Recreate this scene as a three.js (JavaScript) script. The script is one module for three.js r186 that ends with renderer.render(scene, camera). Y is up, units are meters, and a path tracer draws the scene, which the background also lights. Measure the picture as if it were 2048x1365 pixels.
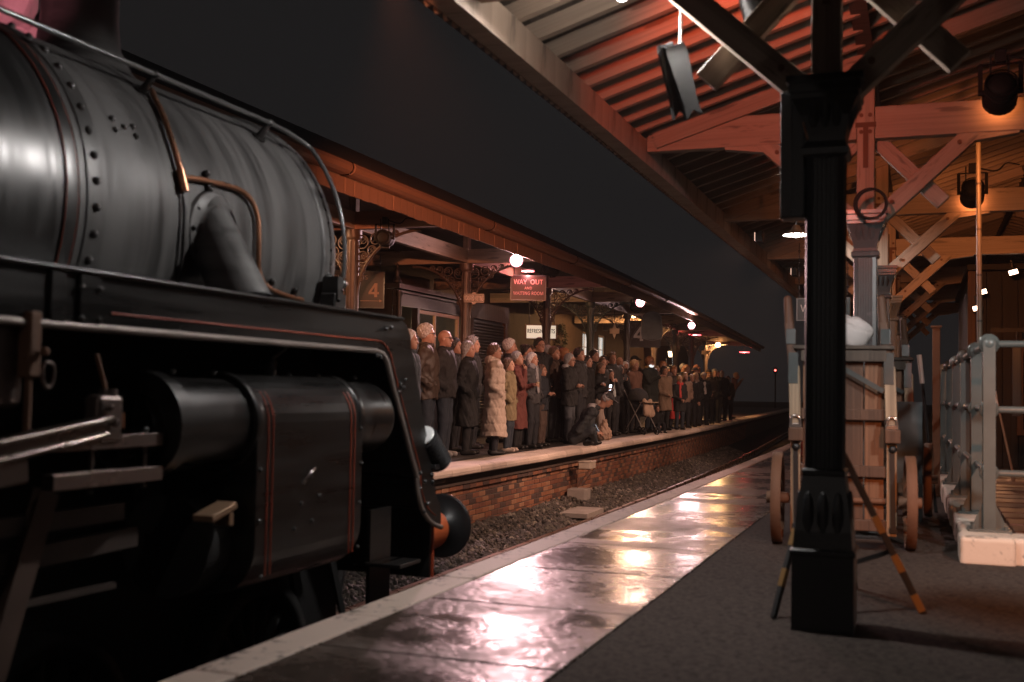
import * as THREE from 'three';
import { mergeGeometries, mergeVertices } from 'three/addons/utils/BufferGeometryUtils.js';
import { RoundedBoxGeometry } from 'three/addons/geometries/RoundedBoxGeometry.js';
import { FontLoader } from 'three/addons/loaders/FontLoader.js';
import { TextGeometry } from 'three/addons/geometries/TextGeometry.js';

// ---------- camera, sky, sun, lamps outside the builders, exposure ----------
const scene = new THREE.Scene();
const camera = new THREE.PerspectiveCamera(34.27, 1024 / 682, 0.05, 400);
camera.position.set(0, 0.95, 0);
camera.rotation.order = 'YXZ';
camera.rotation.set(0.0439314, 0.354373, 0.017317);
camera.focus = 18.5;
camera.userData.fStop = 2.3;
const renderer = new THREE.WebGLRenderer({ antialias: true });
renderer.toneMapping = THREE.LinearToneMapping;
renderer.toneMappingExposure = 1;
renderer.shadowMap.enabled = true;
{
  const w = 16, h = 8, d = new Float32Array(w * h * 4);
  for (let i = 0; i < w * h; i++) d.set([0.0116, 0.0107, 0.0109, 1], i * 4);
  const sky = new THREE.DataTexture(d, w, h, THREE.RGBAFormat, THREE.FloatType);
  sky.mapping = THREE.EquirectangularReflectionMapping;
  sky.needsUpdate = true;
  scene.background = sky;
  scene.environment = sky;
}
const moon = new THREE.DirectionalLight(new THREE.Color(1, 0.96, 0.9), 0.004);
moon.position.set(30, 60, 20);
moon.castShadow = true;
scene.add(moon);
scene.fog = new THREE.FogExp2(new THREE.Color(0.75, 0.68, 0.68), 0.0005);

// ---------- helpers ----------
function mulberry(a) { return () => { a |= 0; a = a + 0x6D2B79F5 | 0; let t = Math.imul(a ^ a >>> 15, 1 | a); t = t + Math.imul(t ^ t >>> 7, 61 | t) ^ t; return ((t ^ t >>> 14) >>> 0) / 4294967296; }; }
const rnd = mulberry(7);
const rr = (a, b) => a + (b - a) * rnd();
const V = (x, y, z) => new THREE.Vector3(x, y, z);
const taken = new Map();
function numbered(n) { const k = taken.get(n) ?? 0; taken.set(n, k + 1); return k ? n + '_' + String(k).padStart(3, '0') : n; }
function thing(name, label, category, o = {}) {
  const g = new THREE.Group();
  g.name = numbered(name);
  g.position.set(...(o.pos || [0, 0, 0]));
  g.rotation.y = o.rot || 0;
  if (label) g.userData.label = label;
  if (category) g.userData.category = category;
  if (o.group) g.userData.group = o.group;
  if (o.kind) g.userData.kind = o.kind;
  scene.add(g);
  return g;
}
function part(parent, name, geo, mat, label, kind) {
  const m = new THREE.Mesh(geo, mat);
  m.name = name; m.castShadow = m.receiveShadow = true;
  if (label) m.userData.label = label;
  if (kind) m.userData.kind = kind;
  parent.add(m);
  return m;
}
function flat(g) {
  const q = g.index ? g.toNonIndexed() : g;
  for (const k of Object.keys(q.attributes)) if (!['position', 'normal', 'uv'].includes(k)) q.deleteAttribute(k);
  q.morphAttributes = {}; q.groups = [];
  return q;
}
function uvm(g, s = 1) {                        // uv in metres, projected along the main axis of each normal
  g = flat(g);
  const p = g.attributes.position, n = g.attributes.normal, uv = new Float32Array(p.count * 2);
  for (let i = 0; i < p.count; i += 3) {
    let ax = 0, ay = 0, az = 0;
    for (let k = 0; k < 3; k++) { ax += n.getX(i + k); ay += n.getY(i + k); az += n.getZ(i + k); }
    ax = Math.abs(ax); ay = Math.abs(ay); az = Math.abs(az);
    for (let k = 0; k < 3; k++) {
      const j = i + k, x = p.getX(j), y = p.getY(j), z = p.getZ(j);
      const [u, v] = ax >= ay && ax >= az ? [z, y] : ay >= az ? [z, x] : [x, y];
      uv[j * 2] = u * s; uv[j * 2 + 1] = v * s;
    }
  }
  g.setAttribute('uv', new THREE.BufferAttribute(uv, 2));
  return g;
}
function merge(list, s) { return uvm(mergeGeometries(list.map((g) => { g = flat(g); if (!g.attributes.uv) g.setAttribute('uv', new THREE.BufferAttribute(new Float32Array(g.attributes.position.count * 2), 2)); return g; })), s); }
function box(w, h, d, x = 0, y = 0, z = 0, rx = 0, ry = 0, rz = 0) {
  const g = new THREE.BoxGeometry(w, h, d);
  if (rx || ry || rz) g.applyMatrix4(new THREE.Matrix4().makeRotationFromEuler(new THREE.Euler(rx, ry, rz, 'YXZ')));
  return uvm(g.translate(x, y, z));
}
function rbox(w, h, d, x = 0, y = 0, z = 0, r = 0.006, rx = 0, ry = 0, rz = 0) {
  const g = new RoundedBoxGeometry(w, h, d, 2, Math.min(r, w / 2.01, h / 2.01, d / 2.01));
  if (rx || ry || rz) g.applyMatrix4(new THREE.Matrix4().makeRotationFromEuler(new THREE.Euler(rx, ry, rz, 'YXZ')));
  return uvm(g.translate(x, y, z));
}
function lengthwise(g) {                          // grain along z: uv = (across, along)
  const p = g.attributes.position, n = g.attributes.normal, uv = g.attributes.uv;
  for (let i = 0; i < p.count; i++) { const a = Math.abs(n.getZ(i)) > 0.8; uv.setXY(i, p.getX(i) + (a ? 0 : p.getY(i)), a ? p.getY(i) : p.getZ(i)); }
  return g;
}
function span(lo, hi) { return box(hi[0] - lo[0], hi[1] - lo[1], hi[2] - lo[2], (lo[0] + hi[0]) / 2, (lo[1] + hi[1]) / 2, (lo[2] + hi[2]) / 2); }
function beam(a, b, w, h, r = 0) {               // a squared timber from a to b: w across, h deep
  const A = V(...a), B = V(...b), len = A.distanceTo(B), z = B.clone().sub(A).normalize();
  const up = Math.abs(z.y) > 0.97 ? V(1, 0, 0) : V(0, 1, 0), x = up.clone().cross(z).normalize(), y = z.clone().cross(x);
  const g = r ? new RoundedBoxGeometry(w, h, len, 1, r) : new THREE.BoxGeometry(w, h, len);
  const q = lengthwise(uvm(g));
  q.applyMatrix4(new THREE.Matrix4().makeBasis(x, y, z).setPosition(A.add(B).multiplyScalar(0.5)));
  return q;
}
function rod(a, b, r1, r2 = r1, seg = 10) {
  const A = V(...a), B = V(...b), len = A.distanceTo(B);
  const g = new THREE.CylinderGeometry(r2, r1, len, seg);
  g.applyQuaternion(new THREE.Quaternion().setFromUnitVectors(V(0, 1, 0), B.clone().sub(A).normalize()));
  const uv = g.attributes.uv, c = 6.283 * Math.max(r1, r2); for (let i = 0; i < uv.count; i++) uv.setXY(i, uv.getX(i) * c, uv.getY(i) * len);
  return flat(g.translate((A.x + B.x) / 2, (A.y + B.y) / 2, (A.z + B.z) / 2));
}
function tube(pts, r, n = 40, seg = 8, closed = false) {
  return flat(new THREE.TubeGeometry(new THREE.CatmullRomCurve3(pts.map((p) => V(...p)), closed, 'centripetal'), n, r, seg, closed));
}
function ball(x, y, z, r, sy = 1, seg = 10) { return flat(new THREE.SphereGeometry(r, seg, Math.ceil(seg * 0.7)).scale(1, sy, 1).translate(x, y, z)); }
function lathe(pts, seg = 24) { const g = new THREE.LatheGeometry(pts.map(([r, y]) => new THREE.Vector2(r, y)), seg), uv = g.attributes.uv, R = 6.283 * Math.max(...pts.map((p) => p[0])), L = pts.reduce((s, p, i) => s + (i ? Math.hypot(p[0] - pts[i - 1][0], p[1] - pts[i - 1][1]) : 0), 0); for (let i = 0; i < uv.count; i++) uv.setXY(i, uv.getX(i) * R, uv.getY(i) * L); return flat(g); }
function ring(R, r, axis, x, y, z, seg = 32, s2 = 8, arc = Math.PI * 2) {
  const g = new THREE.TorusGeometry(R, r, s2, seg, arc);
  if (axis === 'x') g.rotateY(Math.PI / 2);
  if (axis === 'y') g.rotateX(Math.PI / 2);
  return flat(g.translate(x, y, z));
}
function shapeXY(pts, depth, holes = [], bevel = 0) {   // outline in x,y pushed along z by depth
  const mk = (C, p) => { const c = new C(); p.forEach(([x, y], i) => i ? c.lineTo(x, y) : c.moveTo(x, y)); return c; };
  const s = mk(THREE.Shape, pts);
  holes.forEach((h) => s.holes.push(mk(THREE.Path, h)));
  return flat(new THREE.ExtrudeGeometry(s, { depth, bevelEnabled: bevel > 0, bevelSize: bevel, bevelThickness: bevel, bevelSegments: 2, curveSegments: 8 }));
}
// the running line bends gently to the left beyond z = -12
const bend = (z) => { const t = Math.max(0, -z - 12); return -(t < 26 ? 0.00105 * t * t : 0.71 + 0.0546 * (t - 26)); };
const ALONG = (x0, y0, za, zb, sec, step = 2.4) => { // a section [[dx,dy]...] swept along the bent line at x0
  const zs = []; for (let z = za; z > zb; z -= z > -12 ? 4 : step) zs.push(z); zs.push(zb);
  const pos = [], n = sec.length;
  const P = (k, i) => [x0 + sec[i][0] + bend(zs[k]), y0 + sec[i][1], zs[k]];
  for (let k = 0; k + 1 < zs.length; k++) for (let i = 0; i < n; i++) {
    const j = (i + 1) % n, a = P(k, i), b = P(k, j), c = P(k + 1, j), d = P(k + 1, i);
    pos.push(...a, ...c, ...b, ...a, ...d, ...c);
  }
  for (const k of [0, zs.length - 1]) for (let i = 1; i + 1 < n; i++) pos.push(...(k ? [...P(k, 0), ...P(k, i + 1), ...P(k, i)] : [...P(k, 0), ...P(k, i), ...P(k, i + 1)]));
  const g = new THREE.BufferGeometry();
  g.setAttribute('position', new THREE.BufferAttribute(new Float32Array(pos), 3));
  g.computeVertexNormals();
  return lengthwise(uvm(g));
};

// ---------- procedural textures ----------
function lattice(per, seed) { const r = mulberry(seed), a = new Float32Array(per * per); for (let i = 0; i < a.length; i++) a[i] = r(); return a; }
function fbm(N, per, oct, seed, gain = 0.5, perY = per) {
  const out = new Float32Array(N * N); let amp = 1, tot = 0;
  for (let o = 0; o < oct; o++) {
    const px = per << o, py = perY << o, r = mulberry(seed + o * 101), a = new Float32Array(px * py);
    for (let i = 0; i < a.length; i++) a[i] = r();
    for (let y = 0; y < N; y++) {
      const fy = y / N * py, iy = fy | 0, ty = fy - iy, sy = ty * ty * (3 - 2 * ty), r0 = (iy % py) * px, r1 = ((iy + 1) % py) * px;
      for (let x = 0; x < N; x++) {
        const fx = x / N * px, ix = fx | 0, tx = fx - ix, sx = tx * tx * (3 - 2 * tx), x0 = ix % px, x1 = (ix + 1) % px;
        const a0 = a[r0 + x0] + (a[r0 + x1] - a[r0 + x0]) * sx, a1 = a[r1 + x0] + (a[r1 + x1] - a[r1 + x0]) * sx;
        out[y * N + x] += amp * (a0 + (a1 - a0) * sy);
      }
    }
    tot += amp; amp *= gain;
  }
  for (let i = 0; i < out.length; i++) out[i] /= tot;
  return out;
}
const clamp = (x, a = 0, b = 1) => Math.min(b, Math.max(a, x)), smooth = (a, b, x) => { const t = clamp((x - a) / (b - a)); return t * t * (3 - 2 * t); };
function texture(N, f, metres, srgb = false) {
  const d = new Uint8Array(N * N * 4);
  for (let i = 0; i < N * N; i++) { const c = f(i); d[i * 4] = clamp(c[0]) * 255; d[i * 4 + 1] = clamp(c[1]) * 255; d[i * 4 + 2] = clamp(c[2]) * 255; d[i * 4 + 3] = 255; }
  const t = new THREE.DataTexture(d, N, N);
  t.wrapS = t.wrapT = THREE.RepeatWrapping; t.magFilter = THREE.LinearFilter; t.minFilter = THREE.LinearMipmapLinearFilter;
  t.repeat.set(1 / (metres[0] ?? metres), 1 / (metres[1] ?? metres));
  if (srgb) t.colorSpace = THREE.SRGBColorSpace;
  t.needsUpdate = true;
  return t;
}
const grey = (a) => (i) => [a[i], a[i], a[i]];
const nCoarse = fbm(256, 4, 5, 11), nFine = fbm(512, 32, 4, 23, 0.7), nStreak = fbm(256, 24, 4, 31, 0.6, 2), nMid = fbm(512, 6, 6, 57, 0.6), nDrip = fbm(256, 3, 5, 71, 0.62, 26);
const rep = (t, x, y = x) => { const c = t.clone(); c.repeat.set(1 / x, 1 / y); c.needsUpdate = true; return c; };
const T = {
  mottle: texture(256, (i) => { const v = 0.55 + 0.6 * nCoarse[i]; return [v, v, v]; }, 0.7),
  roughMottle: texture(256, (i) => { const v = 0.45 + 0.85 * (nCoarse[i] - 0.15); return [v, v, v]; }, 0.9),
  grain: texture(512, (i) => { const v = -0.1 + 1.9 * nFine[i]; return [v, v, v]; }, 0.55),
  fine: texture(512, grey(nFine), 0.5),
  mid: texture(512, grey(nMid), 1.3),
  wood: texture(256, (i) => { const v = 0.35 + 0.95 * nStreak[i] * (0.7 + 0.5 * nCoarse[i]); return [v, v * 0.97, v * 0.93]; }, [0.25, 1.8]),
  woodBump: texture(256, grey(nStreak), [0.25, 1.8]),
  drip: texture(256, (i) => { const v = 0.12 + 2.6 * Math.pow(nDrip[i], 1.6) * (0.35 + 0.9 * nCoarse[i]); return [v, v, v]; }, [2.4, 1.5]),
  dripRough: texture(256, (i) => { const v = 0.55 + 0.75 * (nDrip[i] - 0.3) + 0.4 * (nCoarse[i] - 0.5); return [v, v, v]; }, [2.4, 1.5]),
  flake: texture(512, (i) => { const s = nStreak[((i >> 9) >> 1) * 256 + ((i & 511) >> 1)], v = (0.55 + 0.6 * s) * (1 - 0.55 * smooth(0.58, 0.68, nMid[i] * 0.6 + s * 0.4)); return [v, v * 0.97, v * 0.94]; }, [0.5, 2.2]),
  streak: texture(256, (i) => { const v = 0.6 + 0.75 * nStreak[i] * (0.5 + nCoarse[i]); return [v, v, v]; }, [0.5, 3]),
};
function mat(r, g, b, rough = 0.7, o = {}) {
  const m = new THREE.MeshPhysicalMaterial({ roughness: rough, metalness: o.metal || 0 });
  m.color.setRGB(r, g, b);
  const { metal, ...rest } = o;
  Object.assign(m, rest);
  return m;
}
function glow(r, g, b, k, base = 0.5) { const m = new THREE.MeshStandardMaterial({ roughness: 0.5 }); m.color.setRGB(base, base, base); m.emissive.setRGB(r, g, b); m.emissiveIntensity = k; return m; }
const M = {
  black: mat(0.012, 0.012, 0.0125, 0.45, { map: T.mottle, roughnessMap: T.roughMottle, bumpMap: T.mid, bumpScale: 0.0012 }),
  ironBlack: mat(0.014, 0.014, 0.015, 0.42, { bumpMap: T.fine, bumpScale: 0.0006 }),
  soot: mat(0.006, 0.0056, 0.0055, 0.8, { bumpMap: T.fine, bumpScale: 0.001 }),
  cream: mat(0.38, 0.3, 0.235, 0.6, { map: T.flake, bumpMap: T.woodBump, bumpScale: 0.0012 }),
  creamDark: mat(0.085, 0.066, 0.054, 0.75, { map: T.wood, bumpMap: T.woodBump, bumpScale: 0.002 }),
  brownTimber: mat(0.11, 0.055, 0.032, 0.65, { map: T.wood, bumpMap: T.woodBump, bumpScale: 0.002 }),
  paleTimber: mat(0.36, 0.27, 0.19, 0.7, { map: T.wood, bumpMap: T.woodBump, bumpScale: 0.002 }),
  greyPaint: mat(0.075, 0.085, 0.085, 0.32, { map: T.mottle, roughnessMap: T.roughMottle, bumpMap: T.mid, bumpScale: 0.001 }),
  greenGrey: mat(0.12, 0.135, 0.128, 0.32, { map: T.mottle, bumpMap: T.mid, bumpScale: 0.001 }),
  steel: mat(0.45, 0.4, 0.37, 0.33, { metal: 0.9, roughnessMap: T.roughMottle }),
  rust: mat(0.16, 0.075, 0.04, 0.75, { map: T.mottle, bumpMap: T.fine, bumpScale: 0.001 }),
  copper: mat(0.4, 0.19, 0.11, 0.4, { metal: 0.85, roughnessMap: T.roughMottle }),
  concrete: mat(0.33, 0.29, 0.26, 0.85, { map: T.mottle, bumpMap: T.mid, bumpScale: 0.004 }),
  darkGlass: mat(0.01, 0.01, 0.011, 0.08),
  rubber: mat(0.012, 0.012, 0.012, 0.7),
};
// ---------- ground, track, platforms ----------
{
  const g = thing('ground', 'dark bare ground around the station reaching to the horizon', 'ground', { kind: 'structure' });
  const t = box(500, 0.2, 500, 0, -1.42, -80);
  part(g, 'ground_sheet', t, mat(0.03, 0.026, 0.022, 0.95, { map: T.mottle, bumpMap: T.mid, bumpScale: 0.02 }));
}
const EDGE = -2.28, COPE = -5.2;                     // platform edges beside the track
{
  const trk = thing('railway_track', 'single railway track of steel rails between the two platforms', 'railway track', { kind: 'structure' });
  const sec = [[-0.07, -0.159], [0.07, -0.159], [0.07, -0.148], [0.012, -0.13], [0.009, -0.045], [0.035, -0.032], [0.035, -0.006], [0.028, 0], [-0.028, 0], [-0.035, -0.006], [-0.035, -0.032], [-0.009, -0.045], [-0.012, -0.13], [-0.07, -0.148]];
  const rail = mat(0.2, 0.115, 0.07, 0.38, { metal: 0.6, roughnessMap: T.roughMottle, map: T.streak });
  for (const x of [-3.02, -4.455]) part(trk, 'rail', ALONG(x, -0.885, 8, -70, sec, 1.6), rail);
  const sg = rbox(2.5, 0.13, 0.25, 0, 0, 0, 0.012), sm = mat(0.06, 0.045, 0.035, 0.85, { map: T.wood, bumpMap: T.woodBump, bumpScale: 0.004 });
  for (let z = 3; z > -45; z -= 0.72) part(trk, 'sleeper', sg, sm).position.set(-3.74 + bend(z), -1.115, z);
  // bed of broken stone
  const base = thing('ballast', 'grey brown crushed stone ballast around the rails', 'ballast', { kind: 'stuff' });
  part(base, 'stone_bed', ALONG(-3.74, -1.08, 8, -70, [[-1.62, 0.3], [-1.25, 0.2], [-0.95, 0.08], [-0.6, 0.0], [0.6, 0], [1.47, 0.02], [1.47, -0.3], [-1.62, -0.3]], 2), mat(0.035, 0.028, 0.023, 0.9, { map: T.grain, bumpMap: T.fine, bumpScale: 0.02 }));
  const stones = [];
  for (let k = 0; k < 5; k++) {
    const s = new THREE.IcosahedronGeometry(1, 1), p = s.attributes.position, q = new Map();
    for (let i = 0; i < p.count; i++) {
      const key = [p.getX(i), p.getY(i), p.getZ(i)].map((v) => v.toFixed(3)).join();
      if (!q.has(key)) q.set(key, 0.72 + 0.45 * rnd());
      const f = q.get(key); p.setXYZ(i, p.getX(i) * f * 1.15, p.getY(i) * f * 0.72, p.getZ(i) * f);
    }
    s.computeVertexNormals(); stones.push(s);
  }
  const sm2 = mat(1, 1, 1, 0.62, { bumpMap: T.fine, bumpScale: 0.002 });
  const N = 5200, o = new THREE.Object3D(), c = new THREE.Color();
  const floorAt = (dx) => dx < -1.25 ? -0.88 + (-1.25 - dx) * 0.27 : dx < -0.95 ? -1.0 + (-0.95 - dx) * 0.4 : dx < -0.6 ? -1.08 + (-0.6 - dx) * 0.23 : -1.08;
  stones.forEach((s, k) => {
    const im = new THREE.InstancedMesh(s, sm2, N);
    for (let i = 0; i < N; i++) {
      const z = -3.2 - 33 * Math.pow(rnd(), 1.25), dx = rnd() < 0.8 ? rr(-1.6, -0.62) : rr(-0.7, 1.4), sz = rr(0.02, 0.042);
      o.position.set(-3.74 + dx + bend(z), floorAt(dx) + rr(-0.005, 0.03), z);
      o.rotation.set(rr(0, 6), rr(0, 6), rr(0, 6)); o.scale.setScalar(sz); o.updateMatrix();
      im.setMatrixAt(i, o.matrix);
      const v = rnd() < 0.12 ? rr(0.14, 0.24) : rr(0.025, 0.1); im.setColorAt(i, c.setRGB(v, v * rr(0.78, 0.88), v * rr(0.62, 0.76)));
    }
    im.name = 'loose_stones'; im.userData.kind = 'stuff'; im.castShadow = im.receiveShadow = true;
    base.add(im);
  });
}
{ // near platform: painted edge, wet slabs, tarmac
  const p = thing('platform', 'near platform with white edge line, wet slabs and dark tarmac', 'platform', { kind: 'structure' });
  part(p, 'platform_core', ALONG(1.4, -1.2, 8, -70, [[-3.6, 0], [3.6, 0], [3.6, 1.188], [-3.6, 1.188]], 3), mat(0.05, 0.045, 0.04, 0.9));
  const tarmac = mat(0.062, 0.049, 0.042, 1, { map: T.grain, specularIntensity: 0.35, bumpMap: T.fine, bumpScale: 0.006 });
  part(p, 'tarmac', ALONG(-1.15, 0, 8, -70, [[0.012, -0.03], [5.9, -0.03], [5.9, 0.0], [0.012, 0.0]], 3), tarmac);
  const line = mat(0.5, 0.39, 0.33, 0.6, { map: texture(512, (i) => { const v = 1 - 0.75 * smooth(0.56, 0.7, nMid[i] * 0.6 + nFine[i] * 0.4); return [v, v, v]; }, 0.9), bumpMap: T.mid, bumpScale: 0.003 });
  for (let z = 4; z > -64; z -= 1.02) {
    const za = z - 0.006, zb = z - 1.014, x0 = bend((za + zb) / 2), skew = Math.atan2(bend(zb) - bend(za), zb - za);
    const e = rbox(0.185, 0.09, 1.014, 0, 0, 0, 0.012, 0, skew, 0); e.translate(EDGE + 0.09 + x0, -0.043 + rr(-0.002, 0.002), (za + zb) / 2);
    part(p, 'edge_stone', uvm(e), line);
  }
  part(p, 'platform_face', ALONG(EDGE, 0, 8, -70, [[0.06, -1.1], [0.09, -1.1], [0.09, -0.09], [0.06, -0.09]], 3), mat(0.06, 0.05, 0.045, 0.9));
  // wet slabs: a water film over worn concrete
  const N = 1024, film = fbm(N, 4, 5, 91, 0.55, 6), grit = fbm(N, 160, 2, 17, 0.6), pud = fbm(N, 3, 4, 133, 0.5, 8);
  const pool = (i) => smooth(0.56, 0.68, pud[i] * 0.65 + film[i] * 0.35);        // standing water
  const damp = (i) => smooth(0.36, 0.64, film[i]);
  const wetR = texture(N, (i) => { const w = pool(i), v = (1 - w) * (0.22 + 0.24 * damp(i) + 0.2 * (grit[i] - 0.5)) + w * 0.09; return [v, v, v]; }, [3.1, 5.2]);
  const wetB = texture(N, (i) => { const w = pool(i), v = 0.5 + (1 - w) * (0.3 * (grit[i] - 0.5) * (0.4 + damp(i)) + 0.35 * (film[i] - 0.5)) - w * 0.03; return [v, v, v]; }, [3.1, 5.2]);
  const wetC = texture(N, (i) => { const v = (0.5 + 0.55 * damp(i)) * (0.55 + 0.9 * grit[i]) * (1 - 0.45 * pool(i)); return [v, v * 0.97, v * 0.95]; }, [3.1, 5.2]);
  const wet = mat(0.1, 0.073, 0.06, 1, { map: wetC, roughnessMap: wetR, bumpMap: wetB, bumpScale: 0.012, specularIntensity: 1.5 });
  for (let z = 4.53; z > -64; z -= 1.02) {
    const zc = z - 0.51, x0 = bend(zc), skew = Math.atan2(bend(z - 1.02) - bend(z), -1.02);
    const g = rbox(0.942, 0.05, 1.006, 0, 0, 0, 0.007, rr(-0.002, 0.002), skew, rr(-0.0015, 0.0015));
    g.translate(-1.623 + x0, -0.026 + rr(-0.002, 0.001), zc);
    part(p, 'paving_slab', uvm(g), wet);
  }
}
{ // far platform: deck, coping, corbel and brick face
  const p = thing('platform', 'far platform where the crowd stands, pale rounded coping over brick wall', 'platform', { kind: 'structure' });
  part(p, 'platform_deck', ALONG(COPE, 0, 4, -80, [[-9, -1.2], [-0.3, -1.2], [-0.3, 0.0], [-9, 0.0]]), mat(0.06, 0.05, 0.045, 0.75, { map: T.grain, roughnessMap: T.roughMottle, bumpMap: T.fine, bumpScale: 0.005 }));
  const stone = [0, 1, 2].map((k) => mat(0.58 + 0.05 * k, 0.47 + 0.045 * k, 0.4 + 0.04 * k, 0.8, { map: rep(T.mottle, 0.8 + 0.3 * k), bumpMap: T.mid, bumpScale: 0.006 }));
  for (let z = -2, i = 0; z > -75; i++) {
    const L = i % 3 ? 0.92 : 0.9, za = z - 0.004, zb = z - L + 0.004;
    const sec = [[-0.42, -0.1], [0, -0.1], [0.018, -0.086], [0.028, -0.05], [0.018, -0.014], [0, 0.004], [-0.03, 0.012], [-0.42, 0.012]];
    part(p, 'coping_stone', ALONG(COPE, rr(-0.003, 0.003), za, zb, sec, 5), stone[(rnd() * 3) | 0]);
    z -= L;
  }
  const bricks = [[0.18, 0.07, 0.042], [0.22, 0.085, 0.045], [0.13, 0.06, 0.04], [0.27, 0.11, 0.055], [0.08, 0.045, 0.036], [0.3, 0.15, 0.085]].map((c) => mat(...c, 0.8, { map: T.mottle, bumpMap: T.fine, bumpScale: 0.002 }));
  const mortar = mat(0.12, 0.1, 0.085, 0.95, { map: T.mottle });
  part(p, 'mortar_bed', ALONG(COPE, 0, 0, -75, [[-0.34, -1.2], [-0.215, -1.2], [-0.215, -0.24], [-0.34, -0.24]], 2), mortar);
  const geo = [rbox(0.1, 0.063, 0.213, 0, 0, 0, 0.006), rbox(0.1, 0.063, 0.213, 0, 0, 0, 0.01), rbox(0.1, 0.06, 0.209, 0, 0, 0, 0.008)];
  const spots = [];
  for (let c = 0; c < 13; c++) for (let z = -8 + (c % 2) * 0.112; z > -44; z -= 0.224) {
    const y = -0.275 - c * 0.073;
    const proud = c === 0 ? 0.05 : 0;                     // the top course is corbelled out
    spots.push([COPE - 0.255 + proud + bend(z) + rr(-0.004, 0.004), y, z, Math.hypot(z, 5)]);
  }
  const order = [...spots].filter((s) => s[2] < -11.0 && s[1] > -0.82).sort((a, b) => a[3] - b[3]), near = new Set(order.slice(0, 300));
  const rest = spots.filter((s) => !near.has(s));
  const dirAt = (z) => Math.atan2(bend(z - 0.2) - bend(z), -0.2);
  for (const s of near) { const b = part(p, 'brick', geo[(rnd() * 3) | 0], bricks[(rnd() * 6) | 0]); b.position.set(s[0], s[1], s[2]); b.rotation.y = dirAt(s[2]); }
  bricks.forEach((m, k) => {
    const mine = rest.filter((_, i) => (i * 7 + (i >> 3)) % 6 === k), im = new THREE.InstancedMesh(geo[k % 3], m, mine.length), o = new THREE.Object3D();
    mine.forEach((s, i) => { o.position.set(s[0], s[1], s[2]); o.rotation.set(0, dirAt(s[2]), 0); o.updateMatrix(); im.setMatrixAt(i, o.matrix); });
    im.name = 'brickwork'; im.userData.kind = 'stuff'; im.castShadow = im.receiveShadow = true; p.add(im);
  });
  part(p, 'corbel_course', ALONG(COPE, 0, 0, -75, [[-0.34, -0.235], [-0.13, -0.235], [-0.13, -0.165], [-0.34, -0.165]], 2), mat(0.07, 0.045, 0.035, 0.85, { map: T.mottle, bumpMap: T.fine, bumpScale: 0.003 }));
  part(p, 'corbel_course', ALONG(COPE, 0, 0, -75, [[-0.34, -0.158], [-0.075, -0.158], [-0.075, -0.098], [-0.34, -0.098]], 2), mat(0.06, 0.04, 0.032, 0.85, { map: T.mottle, bumpMap: T.fine, bumpScale: 0.003 }));
  // lineside bits on the far wall
  const jb = thing('junction_box', 'pale junction box on an iron bracket against the brick platform wall', 'junction box', { pos: [-5.12 + bend(-17.6), -0.27, -17.6] });
  part(jb, 'box_body', merge([rbox(0.2, 0.11, 0.34, 0, 0, 0, 0.012), rbox(0.215, 0.018, 0.355, 0, 0.06, 0, 0.006)]), mat(0.5, 0.42, 0.34, 0.6, { map: T.mottle }));
  part(jb, 'bracket', merge([beam([-0.25, -0.06, 0.14], [0.1, -0.06, 0.14], 0.014, 0.014), beam([-0.25, -0.06, -0.14], [0.1, -0.06, -0.14], 0.014, 0.014), rod([0.08, -0.06, 0.14], [-0.12, -0.36, 0.14], 0.008), rod([0.08, -0.06, -0.14], [-0.12, -0.36, -0.14], 0.008), rod([-0.12, -0.06, 0.14], [-0.12, -0.4, 0.14], 0.008), beam([0.05, -0.062, 0.15], [0.05, -0.062, -0.15], 0.012, 0.012), beam([-0.2, -0.062, 0.15], [-0.2, -0.062, -0.15], 0.012, 0.012)]), M.rust);
  const cb = thing('concrete_block', 'square concrete footing block standing in ballast under the bracket', 'concrete block', { pos: [-5.2 + bend(-17.4), -0.74, -17.4] });
  part(cb, 'block', rbox(0.3, 0.2, 0.36, 0, 0, 0, 0.015), M.concrete);
  const cs = thing('concrete_slab', 'flat concrete cover slab lying on ballast beside the far rail', 'concrete slab', { pos: [-4.86 + bend(-16.4), -0.88, -16.1], rot: 0.02 });
  part(cs, 'slab', rbox(0.62, 0.075, 0.95, 0, 0, 0, 0.01), M.concrete);
}
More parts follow.
